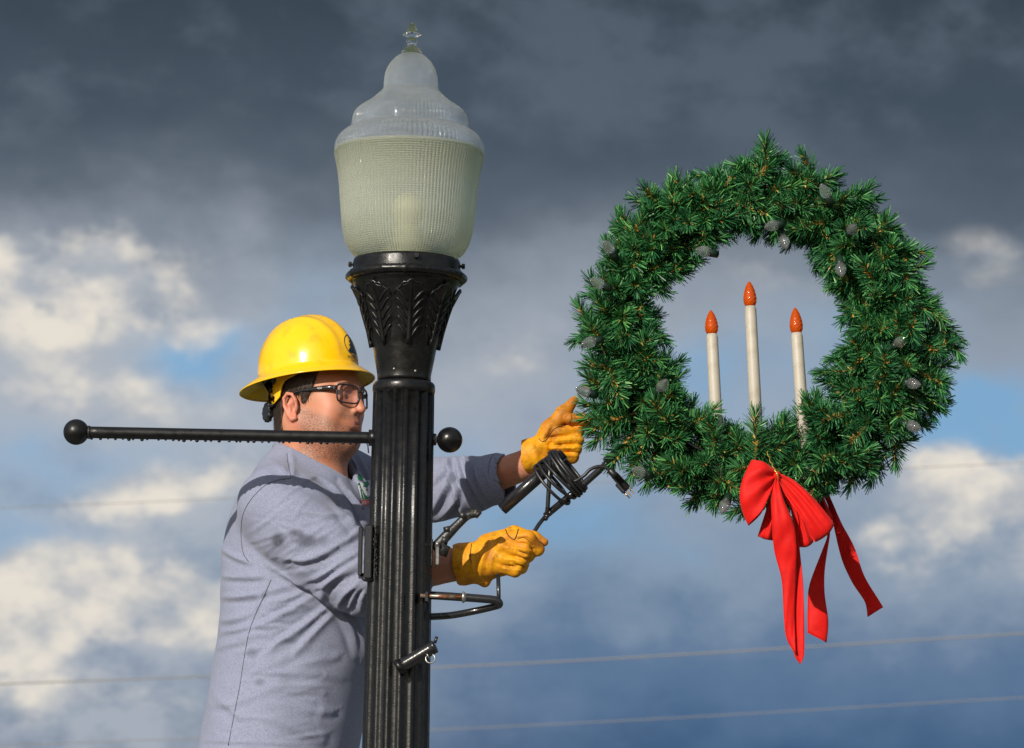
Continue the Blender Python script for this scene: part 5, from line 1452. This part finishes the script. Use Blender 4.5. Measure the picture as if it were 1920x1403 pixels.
gr, gb = glove('glove', g_right, P(845, 1110, .02)-np.array([0, .0, 0]), P(1040, 975, .24)+np.array([0, .0, 0]),
    [([(925, 1005), (912, 1030), (903, 1055), (900, 1080)], .0050, 6), ([(915, 1000), (898, 1030), (890, 1060)], -.0028, 5), ([(948, 1005), (932, 1030), (921, 1055), (920, 1075)], .0040, 6),
     ([(972, 1010), (986, 1010), (998, 1020)], -.0050, 3.5), ([(972, 1033), (982, 1038), (991, 1040)], -.0055, 3.2), ([(964, 1058), (974, 1062), (984, 1064)], -.0055, 3.2),
     ([(950, 1022), (972, 1023), (1000, 1030)], -.0050, 3), ([(945, 1043), (965, 1045), (990, 1050)], -.0045, 3), ([(942, 1061), (960, 1063), (982, 1066)], -.0045, 3), ([(940, 1020), (955, 1030), (962, 1045)], .0022, 6), ([(930, 1060), (950, 1065), (962, 1075)], .0022, 6), ([(880, 1020), (884, 1050), (890, 1085)], .0026, 4)],
    [(918, 1040, 10, 20, .65), (932, 1018, 9, 10, .45), (1006, 1014, 14, 13, .75), (1020, 1018, 14, 10, .9), (930, 1076, 16, 5, .7)], 'yellow leather glove with its back to the street, gripping the rod')
gl_seam(gb, gr, [(948, 993), (952, 1003), (960, 1010), (965, 1012)], .0011); gl_seam(gb, gr, [(972, 992), (969, 1003), (965, 1012)], .0013)
gl_seam(gb, gr, [(972, 1010), (982, 1008), (992, 1015), (999, 1022)]); gl_seam(gb, gr, [(884, 1020), (882, 1040), (884, 1056)], .0010)
gl_seam(gb, gr, [(973, 1033), (983, 1036), (992, 1041)]); gl_seam(gb, gr, [(965, 1057), (975, 1060), (984, 1064)])
# far (left) hand: thumb up, fingers closed towards the street round the wreath frame
def g_left(f_):
    f_.add(f_.cone(P(990, 856, 0.335), P(1022, 846, 0.330), .0400, .0380), .01)
    f_.add(f_.ell(P(1045, 826, 0.340), (.040, .034, .046)), .020)
    f_.add(f_.ell(P(1062, 832, 0.330), (.034, .036, .043)), .014)
    f_.chain(px3([(1018, 832, 0.307), (1032, 805, 0.297), (1056, 776, 0.297), (1077, 751, 0.297)]), [.0250, .0210, .0170, .0098], .010)         # thumb
    f_.chain(px3([(1078, 800, 0.365), (1100, 790, 0.320), (1092, 787, 0.287), (1068, 786, 0.281)]), [.016, .0155, .0140, .0128], .005)            # index
    f_.chain(px3([(1074, 815, 0.365), (1082, 808, 0.297), (1046, 812, 0.285)]), [.0180, .0165, .0135], .0028)
    f_.chain(px3([(1072, 832, 0.365), (1081, 826, 0.291), (1046, 829, 0.281)]), [.0180, .0165, .0125], .0026)
    f_.chain(px3([(1070, 846, 0.365), (1078, 842, 0.291), (1040, 838, 0.283)]), [.0180, .0160, .0115], .0026)
    f_.chain(px3([(1068, 858, 0.355), (1073, 857, 0.297), (1050, 851, 0.285)]), [.0160, .0150, .0130], .0028)
    f_.cut(f_.cone(P(960, 866, 0.345), P(987, 857, 0.337), .036, .0372), .003)
gL, gb = glove('glove', g_left, P(975, 905, .225), P(1112, 732, .42),
    [([(1028, 822), (1045, 820), (1075, 819), (1092, 820)], -.0062, 3.2), ([(1030, 836), (1055, 835), (1090, 834)], -.0060, 3), ([(1036, 847), (1060, 849), (1086, 850)], -.0065, 3), ([(1050, 800), (1070, 799), (1092, 801)], -.0060, 3.2), ([(1058, 836), (1072, 841), (1083, 838)], .0020, 3),
     ([(1018, 830), (1024, 845), (1024, 868)], .0028, 5), ([(1012, 828), (1006, 850), (1008, 880)], .002, 6), ([(1036, 800), (1030, 815), (1022, 826)], -.004, 4)],
    [(1036, 798, 22, 26, .8), (1062, 768, 18, 20, .85), (1077, 750, 12, 14, .95), (1070, 786, 16, 13, .75), (1036, 815, 10, 12, .5), (1060, 868, 20, 8, .5)], 'yellow leather glove with the thumb up, closed on the wreath frame')
gl_seam(gb, gL, [(1060, 799), (1046, 801), (1036, 808), (1028, 820), (1022, 828)], .0011); gl_seam(gb, gL, [(1010, 822), (1016, 828), (1024, 826)], .0009)
gl_seam(gb, gL, [(1071, 778), (1072, 786), (1066, 794)], .0008)

# ================================================================== LIFT BUCKET, below the picture
lift = empty('lift_bucket', (hip[0], .42, .132), 'white lift bucket on a mast behind the lamp post', 'lift bucket')
bkt = [(hip[0]-.36, .10), (hip[0]+.36, .10), (hip[0]+.36, .82), (hip[0]-.36, .82)]
bw_ = MB()
cxb, cyb = hip[0], .46
for ex_, ey_, dd in (((.36, 0, 0), (0, .012, 0), (0, -.35)), ((.36, 0, 0), (0, .012, 0), (0, .35)), ((.012, 0, 0), (0, .338, 0), (-.349, 0)), ((.012, 0, 0), (0, .338, 0), (.349, 0))):
    mk('wall_panel', *boxm((cxb+dd[0], cyb+dd[1]+0, BUCKET_Z+.36), ex_, ey_, (0, 0, .36), .004), M['white_frp'], lift, smooth=False)
mk('bucket_floor', *boxm((cxb, cyb, BUCKET_Z-.012), (.36, 0, 0), (0, .36, 0), (0, 0, .012), .003), M['white_frp'], lift, smooth=False)
mk('mast', *tube([(cxb-.1, cyb+.1, .132), (cxb-.1, cyb+.1, BUCKET_Z-.02)], .09, 16), M['white_frp'], lift)
mk('mast_foot', *boxm((cxb-.1, cyb+.1, .132+.05), (.5, 0, 0), (0, .35, 0), (0, 0, .05), .01), M['white_frp'], lift, smooth=False)
